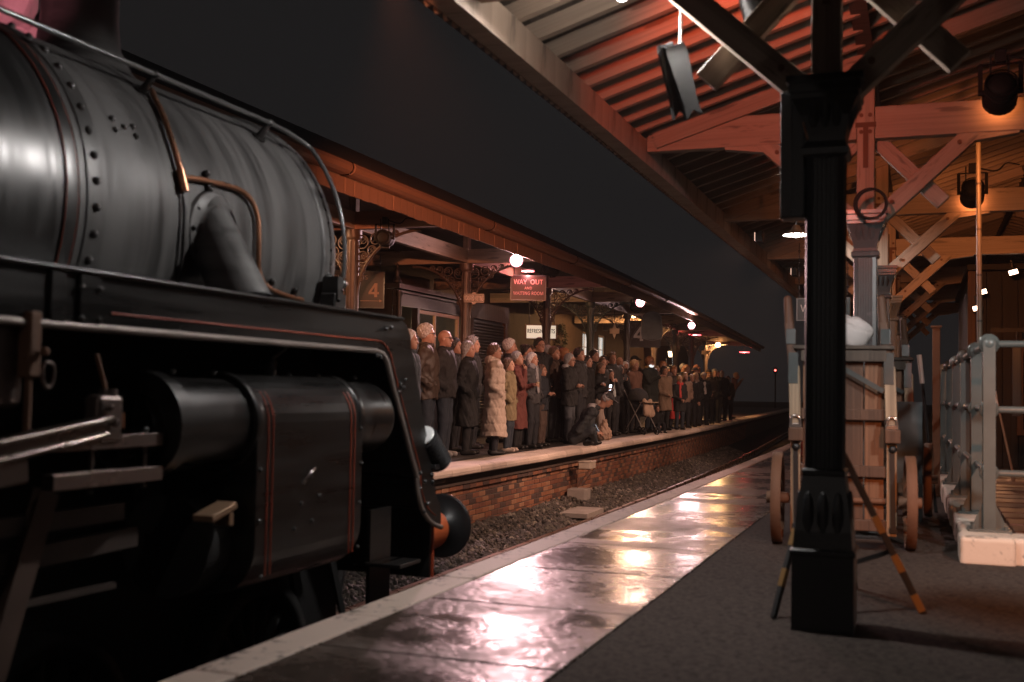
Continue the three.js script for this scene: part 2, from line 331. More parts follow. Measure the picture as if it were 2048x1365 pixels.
// ---------- canopy over the near platform ----------
const COLZ = [-1.23, -4.75, -8.25, -11.78, -15.3, -18.82, -22.34, -25.86], CX = -0.37, RIDGE = 1.3, PITCH = 0.317;
const roofY = (x) => 2.875 + PITCH * (RIDGE + 1.96 - Math.abs(x - RIDGE));
{
  const c = thing('platform_canopy', 'timber canopy with pale rafters, trusses and toothed edge over near platform', 'canopy');
  const raf = M.cream, boardM = [0.75, 1, 1.25].map((k) => mat(0.075 * k, 0.058 * k, 0.047 * k, 0.75, { map: T.wood, bumpMap: T.woodBump, bumpScale: 0.002 }));
  const rg = beam([-2.1, roofY(-2.1), 0], [RIDGE, roofY(RIDGE), 0], 0.05, 0.1);
  rg.translate(0, 0.05, 0);
  const rg2 = rg.clone().applyMatrix4(new THREE.Matrix4().makeScale(-1, 1, 1)).translate(2 * RIDGE, 0, 0);
  { const a = rg2.attributes; for (const k of ['position', 'normal', 'uv']) { const n = a[k].itemSize, r = a[k].array; for (let i = 0; i < r.length; i += 3 * n) for (let j = 0; j < n; j++) { const t = r[i + n + j]; r[i + n + j] = r[i + 2 * n + j]; r[i + 2 * n + j] = t; } } }
  for (let z = 0.2; z > -31; z -= 0.326) { part(c, 'rafter', rg, raf).position.z = z; part(c, 'rafter', rg2, raf).position.z = z; }
  // boarding over the rafters, laid along the platform
  for (const s of [0, 1]) for (let k = 0; k < 24; k++) {
    const u0 = -2.3 + k * 0.15, u1 = u0 + 0.146, y0 = roofY(u0) + 0.1, y1 = roofY(u1) + 0.1;
    const g = shapeXY([[u0, y0], [u1, y1], [u1, y1 + 0.022], [u0, y0 + 0.022]], 33).translate(0, 0, -32);
    if (s) { g.applyMatrix4(new THREE.Matrix4().makeRotationY(Math.PI)).translate(2 * RIDGE, 0, -31); }
    part(c, 'roof_board', lengthwise(uvm(g)), boardM[(rnd() * 3) | 0]);
  }
  const slate = mat(0.03, 0.03, 0.034, 0.6, { map: T.mottle });
  part(c, 'roof_covering', merge([shapeXY([[-2.36, roofY(-2.36) + 0.14], [RIDGE, roofY(RIDGE) + 0.13], [RIDGE, roofY(RIDGE) + 0.17], [-2.36, roofY(-2.36) + 0.17]], 33).translate(0, 0, -32), shapeXY([[RIDGE + 0.002, roofY(RIDGE) + 0.13], [2 * RIDGE + 2.36, roofY(-2.36) + 0.14], [2 * RIDGE + 2.36, roofY(-2.36) + 0.17], [RIDGE + 0.002, roofY(RIDGE) + 0.17]], 33).translate(0, 0, -32)]), slate);
  part(c, 'ridge_board', span([RIDGE - 0.02, roofY(RIDGE) - 0.1, -31.5], [RIDGE + 0.02, roofY(RIDGE) + 0.09, 1]), M.creamDark);
  for (const m of [1, -1]) {
    const X = (x) => m > 0 ? x : 2 * RIDGE - x, sp = (lo, hi) => span([Math.min(X(lo[0]), X(hi[0])), lo[1], lo[2]], [Math.max(X(lo[0]), X(hi[0])), hi[1], hi[2]]);
    for (let k = 0; k < 8; k++) {                            // eaves plate in lengths with a scarf joint between them
      const z0 = 1 - k * 4.05;
      part(c, 'eaves_plate', sp([-2.08, 2.69, z0 - 4.044], [-1.965, 2.872, z0]), M.cream);
    }
    part(c, 'soffit_board', sp([-2.2, 2.845, -31.5], [-2.083, 2.86, 1]), M.cream);
    part(c, 'gutter', merge([sp([-2.33, 2.93, -31.5], [-2.222, 2.945, 1]), sp([-2.34, 2.945, -31.5], [-2.325, 3.03, 1])]), M.ironBlack);
    if (m > 0) {
      const w = 0.112, vg = shapeXY([[-w / 2 + 0.001, 0.2], [-w / 2 + 0.001, 0.034], [-w / 2 + 0.022, 0.03], [-w / 2 + 0.03, 0.002], [0, -0.008], [w / 2 - 0.03, 0.002], [w / 2 - 0.022, 0.03], [w / 2 - 0.001, 0.034], [w / 2 - 0.001, 0.2]], 0.018).rotateY(Math.PI / 2);
      uvm(vg);
      for (let z = -1.6, i = 0; i < 280; i++, z -= w) { const v = part(c, 'valance_board', vg, M.cream); v.position.set(-2.219, 2.782 + rr(-0.002, 0.002), z); }
    }
  }
  // a truss over every pair of columns
  const tie = (z, x0, x1) => beam([x0, 2.895, z], [x1, 2.895, z], 0.1, 0.23, 0.006);
  for (const z of COLZ) for (const m of [1, -1]) {
    const X = (x) => m > 0 ? x : 2 * RIDGE - x;
    if (m < 0 && z > -4) continue;
    part(c, 'tie_beam', m > 0 ? tie(z, -1.962, CX - 0.062) : tie(z, X(CX - 0.062), X(-1.962)), M.cream);
    part(c, 'post', beam([X(CX), 2.262, z], [X(CX), roofY(CX) - 0.004, z], 0.12, 0.12, 0.006), M.cream);
    const off = m > 0 ? 0.004 : -0.004;
    for (const s of [1, -1]) {                              // scissor braces either side of the post
      const px = (d) => X(CX + s * d);
      part(c, 'brace', beam([px(0.07), 2.2, z + 0.004], [px(0.76), 2.84, z + 0.004], 0.085, 0.115, 0.006), M.cream);
      part(c, 'strut', beam([px(0.08), 2.78, z - 0.075], [px(0.52), 2.32, z - 0.075], 0.06, 0.11, 0.006), M.cream);
      part(c, 'arch_piece', beam([px(0.62), 2.74, z], [px(1.0), 2.79, z], 0.09, 0.05), M.cream);
    }
    for (const s of [1, -1]) for (const [dx, y] of [[0.03, 2.83], [0.03, 2.95], [0.62, 2.72], [0.18, 2.32]]) part(c, 'bolt_head', rod([X(CX + s * dx), y, z + 0.045], [X(CX + s * dx), y, z + 0.066], 0.016, 0.016, 6), M.rust);
    part(c, 'iron_strap', merge([rbox(0.14, 0.035, 0.006, X(CX), 2.88, z + 0.064, 0.002), rbox(0.035, 0.3, 0.006, X(CX), 2.72, z + 0.066, 0.002)]), M.rust);
    part(c, 'principal_rafter', beam([X(-1.9), roofY(-1.9) - 0.03, z + 0.062], [X(1.2), roofY(1.2) - 0.03, z + 0.062], 0.05, 0.14), M.cream);
  }
  for (const z of COLZ) part(c, 'collar_beam', beam([CX + 0.062, 2.895, z], [2 * RIDGE - CX - 0.062, 2.895, z], 0.1, 0.23, 0.006), M.cream);
  for (const x of [CX, 2 * RIDGE - CX]) part(c, 'purlin', span([x - 0.055, roofY(CX), -31.5], [x + 0.055, roofY(CX) + 0.03, 1]), M.creamDark);
}
// ---------- cast iron columns ----------
const fluted = (r, n, y0, y1, d = 0.014) => {              // square shaft with grooves on each face
  const pts = [];
  for (let s = 0; s < 4; s++) for (let i = 0; i < n; i++) {
    const t = -1 + 2 * (i + 0.5) / n, w = 0.62 / n;
    const P = (u, q) => { const a = [[1, u], [-u, 1], [-1, -u], [u, -1]][s]; return [a[0] * r * (s % 2 ? 1 : q) , a[1] * r * (s % 2 ? q : 1)]; };
    const k = 0.66;
    for (const [u, q] of [[t * k - w * k, 1], [t * k - w * k * 0.6, 1 - d / r], [t * k + w * k * 0.6, 1 - d / r], [t * k + w * k, 1]]) pts.push(P(u, q));
    if (i === n - 1) { const a = [[0.93, 0.93], [-0.93, 0.93], [-0.93, -0.93], [0.93, -0.93]][s]; pts.push([a[0] * r * 1.0, a[1] * r * 1.0]); }
  }
  return shapeXY(pts, y1 - y0).rotateX(-Math.PI / 2).translate(0, y0, 0);
};
const prism = (list) => {                                   // square cross-sections [half-width, y] joined up
  const pos = [];
  for (let i = 0; i + 1 < list.length; i++) for (let s = 0; s < 4; s++) {
    const c = [[1, 1], [-1, 1], [-1, -1], [1, -1]], [r0, y0] = list[i], [r1, y1] = list[i + 1], a = c[s], b = c[(s + 1) % 4];
    const A = [a[0] * r0, y0, a[1] * r0], B = [b[0] * r0, y0, b[1] * r0], C = [b[0] * r1, y1, b[1] * r1], D = [a[0] * r1, y1, a[1] * r1];
    pos.push(...A, ...C, ...B, ...A, ...D, ...C);
  }
  for (const [k, f] of [[0, 0], [list.length - 1, 1]]) { const [r, y] = list[k], q = [[r, y, r], [-r, y, r], [-r, y, -r], [r, y, -r]]; pos.push(...(f ? [...q[0], ...q[2], ...q[1], ...q[0], ...q[3], ...q[2]] : [...q[0], ...q[1], ...q[2], ...q[0], ...q[2], ...q[3]])); }
  const g = new THREE.BufferGeometry(); g.setAttribute('position', new THREE.BufferAttribute(new Float32Array(pos), 3)); g.computeVertexNormals();
  return uvm(g);
};
{
  const labels = { 1: 'tall black cast iron column in the foreground, nearest the camera', 2: 'grey fluted iron column with square capital rising behind the barrow', 3: 'dark fluted iron column half hidden behind the grey fluted column' };
  const petals = [];
  for (let s = 0; s < 4; s++) for (let i = -1; i <= 1; i++) {
    const g = new THREE.SphereGeometry(1, 10, 8).scale(0.028, 0.13, 0.016).translate(i * 0.058, 0.43, 0.098).rotateX(0);
    const q = flat(g); q.rotateY(s * Math.PI / 2); petals.push(q);
  }
  const leaf = [];
  for (let s = 0; s < 4; s++) for (let i = -1; i <= 1; i++) leaf.push(flat(new THREE.SphereGeometry(1, 8, 7).scale(0.022, 0.075, 0.012).rotateX(0.35).translate(i * 0.045, 2.1, 0.098)).rotateY(s * Math.PI / 2));
  const proto = { plinth: prism([[0.121, 0], [0.121, 0.3], [0.128, 0.306], [0.128, 0.322], [0.118, 0.33]]), flare: merge([prism([[0.116, 0.33], [0.112, 0.4], [0.1, 0.5], [0.083, 0.62], [0.086, 0.628], [0.086, 0.644], [0.08, 0.65]]), ...petals]), shaft: fluted(0.079, 6, 0.65, 1.93), neck: prism([[0.08, 1.93], [0.094, 1.94], [0.096, 1.965], [0.084, 1.975], [0.08, 1.995]]), capital: merge([prism([[0.078, 1.995], [0.082, 2.02], [0.098, 2.1], [0.128, 2.16], [0.135, 2.165], [0.135, 2.185], [0.142, 2.19], [0.142, 2.225], [0.152, 2.232], [0.152, 2.258]]), ...leaf]) };
  for (const m of [1, -1]) COLZ.forEach((z, i) => {
    if (i === 0 || (m < 0 && i < 4)) return;
    const far = i > 3 || m < 0;
    const t = thing('cast_iron_column', m > 0 ? labels[i] ?? 'dark iron canopy column far along near platform behind the barrows' : 'iron canopy column in shade beyond the stair railing', 'column', { pos: [m > 0 ? CX : 2 * RIDGE - CX, 0, z], group: far ? (m > 0 ? 'far canopy columns along the near platform' : 'canopy columns beyond the stairwell') : 'iron canopy columns on the near platform' });
    const mt = i === 1 ? M.ironBlack : i === 3 ? mat(0.03, 0.034, 0.036, 0.3) : mat(0.1, 0.115, 0.12, 0.3, { roughnessMap: T.roughMottle });
    for (const k in proto) part(t, k, proto[k], mt);
  });
}
// ---------- lamps ----------
function point(parent, x, y, z, col, cd, soft = 2) { const l = new THREE.PointLight(new THREE.Color(...col), cd, 0, 2); l.position.set(x, y, z); l.castShadow = true; l.shadow.radius = soft; parent.add(l); return l; }
function spot(parent, at, to, col, cd, angle, pen = 0.5, soft = 3) {
  const l = new THREE.SpotLight(new THREE.Color(...col), cd, 0, angle, pen, 2);
  l.position.set(...at); l.target.position.set(...to); l.castShadow = true; l.shadow.radius = soft; parent.add(l); parent.add(l.target); return l;
}
const enamel = mat(0.5, 0.5, 0.48, 0.3), shadeDark = mat(0.02, 0.022, 0.022, 0.4);
function pendant(name, label, x, y, z, roof, col, cd, glowK, o = {}) {       // dish shade on a stem with a bulb under it
  const R = o.r || 0.13, t = thing(name, label, 'lamp', { pos: [x, y, z], group: o.group });
  part(t, 'shade', lathe([[0.02, 0.1], [0.035, 0.085], [0.05, 0.05], [R * 0.7, 0.028], [R, 0.004], [R, 0], [R * 0.97, 0.001], [R * 0.68, 0.022], [0.045, 0.044], [0.02, 0.08]], 28), o.shade || enamel);
  part(t, 'stem', rod([0, 0.09, 0], [0, roof - y, 0], 0.009), shadeDark);
  part(t, 'bulb', ball(0, 0.006, 0, o.br || 0.035, 0.8), glow(...col, glowK));
  point(t, 0, 0.0, 0, col, cd, 1.2);
  return t;
}
const WARMW = [1, 0.86, 0.78], ORANGE = [1, 0.3, 0.09], RED = [1, 0.12, 0.045], AMBER = [1, 0.52, 0.2];
pendant('pendant_lamp', 'white lit pendant lamp hanging left of the black foreground column', -1.14, 2.5, -11, 3.1, [1, 0.95, 0.9], 3.5, 40);
{
  const t = thing('bare_lamp', 'bare lit lamp fixed under the near canopy just above the picture', 'lamp', { pos: [-1.3, 2.8, -4.9] });
  part(t, 'bulb', ball(0, 0, 0, 0.035, 1.3), glow(1, 0.93, 0.87, 30));
  part(t, 'cord', rod([0, 0.05, 0], [0, 0.3, 0], 0.012), M.rubber);
  point(t, 0, 0, 0, [1, 0.9, 0.84], 0.8, 1.5);
  spot(t, [0, -0.06, 0], [-0.3, -4, 0.3], [1, 0.95, 0.92], 12.5, 1.5, 0.2, 2);
}
pendant('pendant_lamp', 'lit pendant lamp under the near canopy behind the camera', -1.14, 2.6, 3.6, 3.1, [1, 0.86, 0.78], 3.5, 30);
{ // spiral bulb in a black reflector
  const t = thing('spiral_lamp', 'spiral bulb in black reflector lamp high left of the foreground column', 'lamp', { pos: [-0.66, 2.66, -4.95] });
  const pts = []; for (let i = 0; i <= 60; i++) { const a = i / 60 * Math.PI * 7; pts.push([0.02 * Math.cos(a), -0.05 + i / 60 * 0.11, 0.02 * Math.sin(a)]); }
  part(t, 'bulb', tube(pts, 0.008, 120, 6), glow(1, 0.97, 0.93, 2.2));
  part(t, 'reflector', lathe([[0.03, 0.13], [0.07, 0.1], [0.1, 0.0], [0.098, 0.0], [0.066, 0.096], [0.03, 0.12]], 20), shadeDark);
  part(t, 'bracket', rod([0, 0.12, 0], [0.02, 0.62, 0], 0.01), shadeDark);
  t.rotation.set(0.25, 0, 0.5);
  point(t, 0, 0, 0, [1, 0.95, 0.9], 1.2, 1.5);
}
const parBlack = mat(0.005, 0.005, 0.005, 0.75);
function parCan(name, label, x, y, z, o = {}) {                               // theatre lamp clamped under a beam: body, lens, yoke, clamp, two arms
  const t = thing(name, label, 'stage light', { pos: [x, y, z], rot: o.turn || 0, group: o.group });
  const body = lathe([[0.0, -0.12], [0.05, -0.12], [0.085, -0.1], [0.1, -0.04], [0.105, 0.06], [0.112, 0.065], [0.112, 0.12], [0.1, 0.12], [0.098, 0.0]], 20);
  body.rotateX(-Math.PI / 2 + (o.tilt || 0)); 
  part(t, 'housing', merge([body, ...[0, 1, 2, 3].map((k) => ring(0.1, 0.006, 'z', 0, 0, 0.02 + k * 0.03, 20, 5).applyMatrix4(new THREE.Matrix4().makeRotationX(o.tilt || 0)))]), parBlack);
  part(t, 'lens', lathe([[0, 0.1], [0.096, 0.1], [0.096, 0.095], [0, 0.095]], 20).rotateX(-Math.PI / 2 + (o.tilt || 0)), glow(...(o.col || ORANGE), o.glow ?? 2));
  part(t, 'yoke', merge([beam([-0.125, 0, 0], [-0.125, 0.19, 0], 0.008, 0.03), beam([0.125, 0, 0], [0.125, 0.19, 0], 0.008, 0.03), beam([-0.13, 0.19, 0], [0.13, 0.19, 0], 0.03, 0.008), rod([-0.14, 0, 0], [-0.1, 0, 0], 0.02), rod([0.1, 0, 0], [0.14, 0, 0], 0.02)]), parBlack);
  part(t, 'clamp', merge([rbox(0.07, 0.09, 0.06, 0, 0.24, 0), beam([-0.06, 0.26, 0], [-0.06, -0.12, -0.07], 0.014, 0.014), beam([0.05, 0.26, 0], [0.05, -0.12, -0.07], 0.014, 0.014), beam([-0.06, -0.12, -0.07], [0.05, -0.12, -0.07], 0.014, 0.014), tube([[0.04, 0.24, 0], [0.22, 0.2, 0.02], [0.3, 0.27, 0], [0.42, 0.25, 0]], 0.008, 16, 5)]), M.rubber);
  return t;
}
{
  const L = parCan('stage_light', 'large black stage light clamped under the tie beam at upper right', 0.5, 3.0, -8.0, { tilt: -0.3, group: 'stage lights clamped along the near canopy' });
  spot(L, [0, -0.28, -0.36], [0.0, -0.9, -4], ORANGE, 10, 0.75, 0.8); point(L, 0, -0.06, -0.13, ORANGE, 0.12, 3);
  const L2 = parCan('stage_light', 'black stage light on second tie beam, beside the tall thin pole', 0.47, 2.94, -11.55, { tilt: -0.35, group: 'stage lights clamped along the near canopy' });
  spot(L2, [0, -0.28, -0.36], [0.0, -0.75, -4], ORANGE, 16, 0.75, 0.8); point(L2, 0, -0.06, -0.13, ORANGE, 0.3, 3);
  const L3 = parCan('stage_light', 'stage light behind the first tie beam, just above the picture', -0.78, 2.92, -5.0, { tilt: -0.2, col: RED, group: 'stage lights clamped along the near canopy' });
  spot(L3, [0, -0.02, -0.13], [-0.35, 0.0, -3.2], RED, 11, 0.72, 0.7);
  const L4 = parCan('stage_light', 'orange stage light behind the camera lighting barrows and stair railing', 1.7, 2.56, -1.0, { tilt: -0.4, turn: 0.2, group: 'stage lights clamped along the near canopy' });
  spot(L4, [0, -0.05, -0.14], [-0.1, -2.55, -6.0], ORANGE, 80, 0.25, 0.8);
  const wl = pendant('pendant_lamp', 'white pendant lamp over the stair railing, right of the picture', 1.7, 2.5, -4.6, 3.3, [1, 0.96, 0.92], 0.2, 20);
  spot(wl, [0, -0.05, 0], [-1.0, -1.9, -2.7], [1, 0.97, 0.93], 21, 0.62, 0.6, 3);
  const L5 = parCan('stage_light', 'red stage light on canopy edge aimed at far canopy, above the picture', -1.9, 2.58, -3.7, { tilt: 0.05, turn: 0.4, col: RED, group: 'stage lights clamped along the near canopy' });
  spot(L5, [0, 0, -0.14], [0, 0.47, -9], [1, 0.3, 0.13], 260, 0.2, 1);
}
{ // column loudspeaker on the first column
  const t = thing('loudspeaker', 'tall narrow loudspeaker hung beside the foreground column head', 'loudspeaker', { pos: [-0.5, 1.68, -4.72] });
  part(t, 'cabinet', rbox(0.1, 0.53, 0.11, 0, 0.265, 0, 0.008), M.ironBlack);
  part(t, 'grille', rbox(0.045, 0.51, 0.012, -0.026, 0.265, 0.058, 0.003), mat(0.12, 0.12, 0.12, 0.5, { bumpMap: T.fine, bumpScale: 0.004 }));
  part(t, 'cable', tube([[-0.02, 0.53, 0.02], [0.0, 0.56, 0.05], [0.03, 0.45, 0.06], [0.06, 0.33, 0.05], [0.07, 0.3, 0.02]], 0.004, 24, 5), M.copper);
  for (const y of [0.48, 0.1]) part(t, 'bracket', beam([0, y, 0], [0.07, y, 0], 0.02, 0.02), M.ironBlack);
}
{ // fishtail boards hung on a rod under the canopy
  const t = thing('hanging_board', 'pair of dark fishtail boards hung on a rod under near canopy', 'sign', { pos: [-1.06, 2.36, -5.0] });
  t.scale.set(0.62, 0.62, 0.62);
  const fish = (s) => shapeXY([[-0.26, 0.1], [-0.2, 0.115], [0.18, 0.085], [0.28, 0.1], [0.235, 0.02], [0.29, -0.07], [0.2, -0.06], [-0.2, -0.1], [-0.26, -0.09], [-0.25, 0.0]], 0.022, [], 0.003).rotateZ(-1.2).translate(0, 0, s * 0.02);
  const a = part(t, 'board', uvm(fish(1)), mat(0.045, 0.045, 0.046, 0.4, { map: T.mottle })); a.rotation.y = 0.95; a.position.set(0.02, 0.05, 0);
  const b = part(t, 'board', uvm(fish(-1)), mat(0.04, 0.04, 0.041, 0.4, { map: T.mottle })); b.rotation.y = 1.22; b.position.set(-0.03, 0.06, 0.02);
  part(t, 'rod', rod([0.03, 0.0, 0.02], [0.03, 1.15, 0.02], 0.012), mat(0.6, 0.6, 0.58, 0.4));
}
{
  const t = thing('cable_loop', 'coil of black cable hanging from the post beside the foreground column', 'cable', { pos: [-0.33, 2.28, -8.0] });
  part(t, 'coil', merge([ring(0.105, 0.009, 'z', 0.0, 0.0, 0.0, 30, 6), ring(0.1, 0.009, 'z', 0.01, -0.005, 0.02, 30, 6)]), M.rubber);
}
// ---------- lettering ----------
const sansBold = await new FontLoader().loadAsync('fonts/droid/droid_sans_bold.typeface.json');
const sans = await new FontLoader().loadAsync('fonts/droid/droid_sans_regular.typeface.json');
function letters(text, size, x, y, z, font = sansBold, stretch = 1, depth = 0.004) {    // centred on x
  const g = new TextGeometry(text, { font, size, depth, curveSegments: 4 });
  g.computeBoundingBox(); const w = g.boundingBox.max.x - g.boundingBox.min.x;
  return flat(g.translate(-g.boundingBox.min.x - w / 2, 0, 0).scale(stretch, 1, 1).translate(x, y, z));
}
{
  const t = thing('hanging_sign', 'green grey hanging board with white W beside the foreground column', 'sign', { pos: [-1.4, 1.97, -13.6] });
  part(t, 'board', rbox(0.62, 0.27, 0.03, 0.31, 0.0, 0, 0.006), mat(0.03, 0.042, 0.042, 0.4));
  part(t, 'frame', merge([span([0, -0.135, 0.012], [0.014, 0.135, 0.02]), span([0.0, -0.137, 0.0], [0.62, -0.127, 0.022]), span([0.014, 0.122, 0.012], [0.62, 0.135, 0.02])]), mat(0.25, 0.26, 0.26, 0.4));
  part(t, 'lettering', letters('WAY OUT', 0.085, 0.31, -0.03, 0.017, sans, 1.05), mat(0.75, 0.72, 0.68, 0.5));
  part(t, 'chain', merge([...Array(12)].map((_, i) => ring(0.013, 0.004, i % 2 ? 'x' : 'z', 0.03, 0.15 + i * 0.055, 0, 10, 4).scale(1, 1, 1)).concat([...Array(12)].map((_, i) => ring(0.013, 0.004, i % 2 ? 'x' : 'z', 0.59, 0.15 + i * 0.055, 0, 10, 4)), [rod([0.03, 0.13, 0], [0.03, 0.8, 0], 0.004, 0.004, 5), rod([0.59, 0.13, 0], [0.59, 0.8, 0], 0.004, 0.004, 5)])), M.ironBlack);
}
{
  const t = thing('rounded_sign', 'dark round cornered sign hung behind the grey fluted column', 'sign', { pos: [-0.42, 2.24, -13.2] });
  part(t, 'board', rbox(0.24, 0.3, 0.05, 0, 0, 0, 0.024), mat(0.02, 0.02, 0.022, 0.35));
  for (const x of [-0.08, 0.08]) part(t, 'hanger', rod([x, 0.14, 0], [x, 0.55, 0], 0.006), M.ironBlack);
  const l = thing('small_notice', 'small dark notice reading LEC between column and barrow top', 'sign', { pos: [-0.52, 1.62, -11.2] });
  part(l, 'board', rbox(0.24, 0.15, 0.02, 0, 0, 0, 0.004), mat(0.02, 0.02, 0.022, 0.4));
  part(l, 'lettering', letters('LEC', 0.05, 0.02, 0.01, 0.011), mat(0.5, 0.48, 0.45, 0.5));
  part(l, 'post', rod([0, -1.62, -0.02], [0, -0.06, -0.02], 0.02), M.ironBlack);
}
// ---------- stairwell: kerb, railing, steps ----------
{
  const k = thing('stairwell_kerb', 'whitewashed worn concrete kerb under the stair railing', 'kerb');
  const wash = mat(0.62, 0.53, 0.45, 0.8, { map: texture(512, (i) => { const v = 1 - 0.7 * smooth(0.54, 0.72, nMid[i] * 0.55 + nFine[i] * 0.3 + nCoarse[((i >> 9) >> 1) * 256 + ((i & 511) >> 1)] * 0.15); return [v, v * 0.98, v * 0.96]; }, 0.8), bumpMap: T.mid, bumpScale: 0.008 });
  const xs = (z) => 0.225 - 0.012 * Math.max(0, -z - 6.9);
  for (let i = 0; i < 8; i++) { const z0 = -6.95 - i * 0.95, g = rbox(0.26, 0.17, 0.935, xs(z0) + 0.13, 0.065, z0 - 0.47, 0.03, 0, 0, 0); part(k, 'kerb_block', g, wash); }
  part(k, 'kerb_block', rbox(1.9, 0.17, 0.3, 1.4, 0.065, -7.1, 0.03), wash);
  part(k, 'kerb_block', rbox(0.3, 0.175, 0.32, 0.36, 0.067, -7.06, 0.03), wash);
  const posts = [[0.386, -7.26], [0.363, -8.36], [0.335, -9.67], [0.31, -11.06], [0.284, -12.5], [0.25, -13.85]];
  const r = thing('stair_railing', 'grey green iron railing with ball joints around the stairwell', 'railing');
  const ys = [1.275, 0.88, 0.5], yb = 0.15;
  for (const [x, z] of posts) {
    const shaft = merge([prism([[0.034, 0], [0.034, 1.14]]).scale(1.0, 1, 1.5).translate(x, yb, z)]);
    const p = part(r, 'post', shaft, M.greenGrey);
    part(r, 'base_plate', merge([rbox(0.24, 0.02, 0.2, x, yb + 0.008, z, 0.004), ...[1, -1].map((s) => shapeXY([[0.03 * s, 0], [0.1 * s, 0], [0.03 * s, 0.16]], 0.014).translate(x, yb + 0.018, z - 0.007)), ...[[1, 1], [1, -1], [-1, 1], [-1, -1]].map(([a, b]) => rod([x + a * 0.09, yb + 0.018, z + b * 0.07], [x + a * 0.09, yb + 0.045, z + b * 0.07], 0.014, 0.014, 6))]), M.greenGrey);
    ys.forEach((y, i) => part(r, 'ball_joint', merge([ball(x, y, z, i ? 0.05 : 0.058, 1, 16), ring(i ? 0.045 : 0.05, 0.012, 'z', x, y, z + 0.012, 18, 6)]), M.greenGrey));
  }
  for (const y of ys) {
    for (let i = 0; i + 1 < posts.length; i++) { const a = posts[i], b = posts[i + 1]; part(r, 'rail', merge([rod([a[0], y, a[1]], [b[0], y, b[1]], 0.02, 0.02, 12)]), M.greenGrey); }
    part(r, 'rail', merge([rod([posts[0][0], y, posts[0][1]], [2.3, y, posts[0][1]], 0.021, 0.021, 12), rod([0.6, y, posts[0][1]], [0.72, y, posts[0][1]], 0.027, 0.027, 12)]), M.greenGrey);
  }
  part(r, 'post', prism([[0.034, 0], [0.034, 1.14]]).translate(2.3, yb, posts[0][1]), M.greenGrey);
  const s = thing('staircase', 'dark red brown timber steps seen through the stair railing', 'staircase', { kind: 'structure' });
  const plank = [mat(0.12, 0.05, 0.034, 0.5, { map: T.wood, bumpMap: T.woodBump, bumpScale: 0.003 }), mat(0.085, 0.04, 0.03, 0.55, { map: T.wood, bumpMap: T.woodBump, bumpScale: 0.003 })];
  for (let i = 0; i < 16; i++) { part(s, 'tread', rbox(1.8, 0.045, 0.33, 1.46, 0.085 - i * 0.0, 0, 0.006).translate(0, -0.0, -7.52 - i * 0.42), plank[i % 2]); part(s, 'riser', rbox(1.8, 0.05, 0.03, 1.46, 0.04, -7.32 - i * 0.42, 0.004), plank[1]); }
}
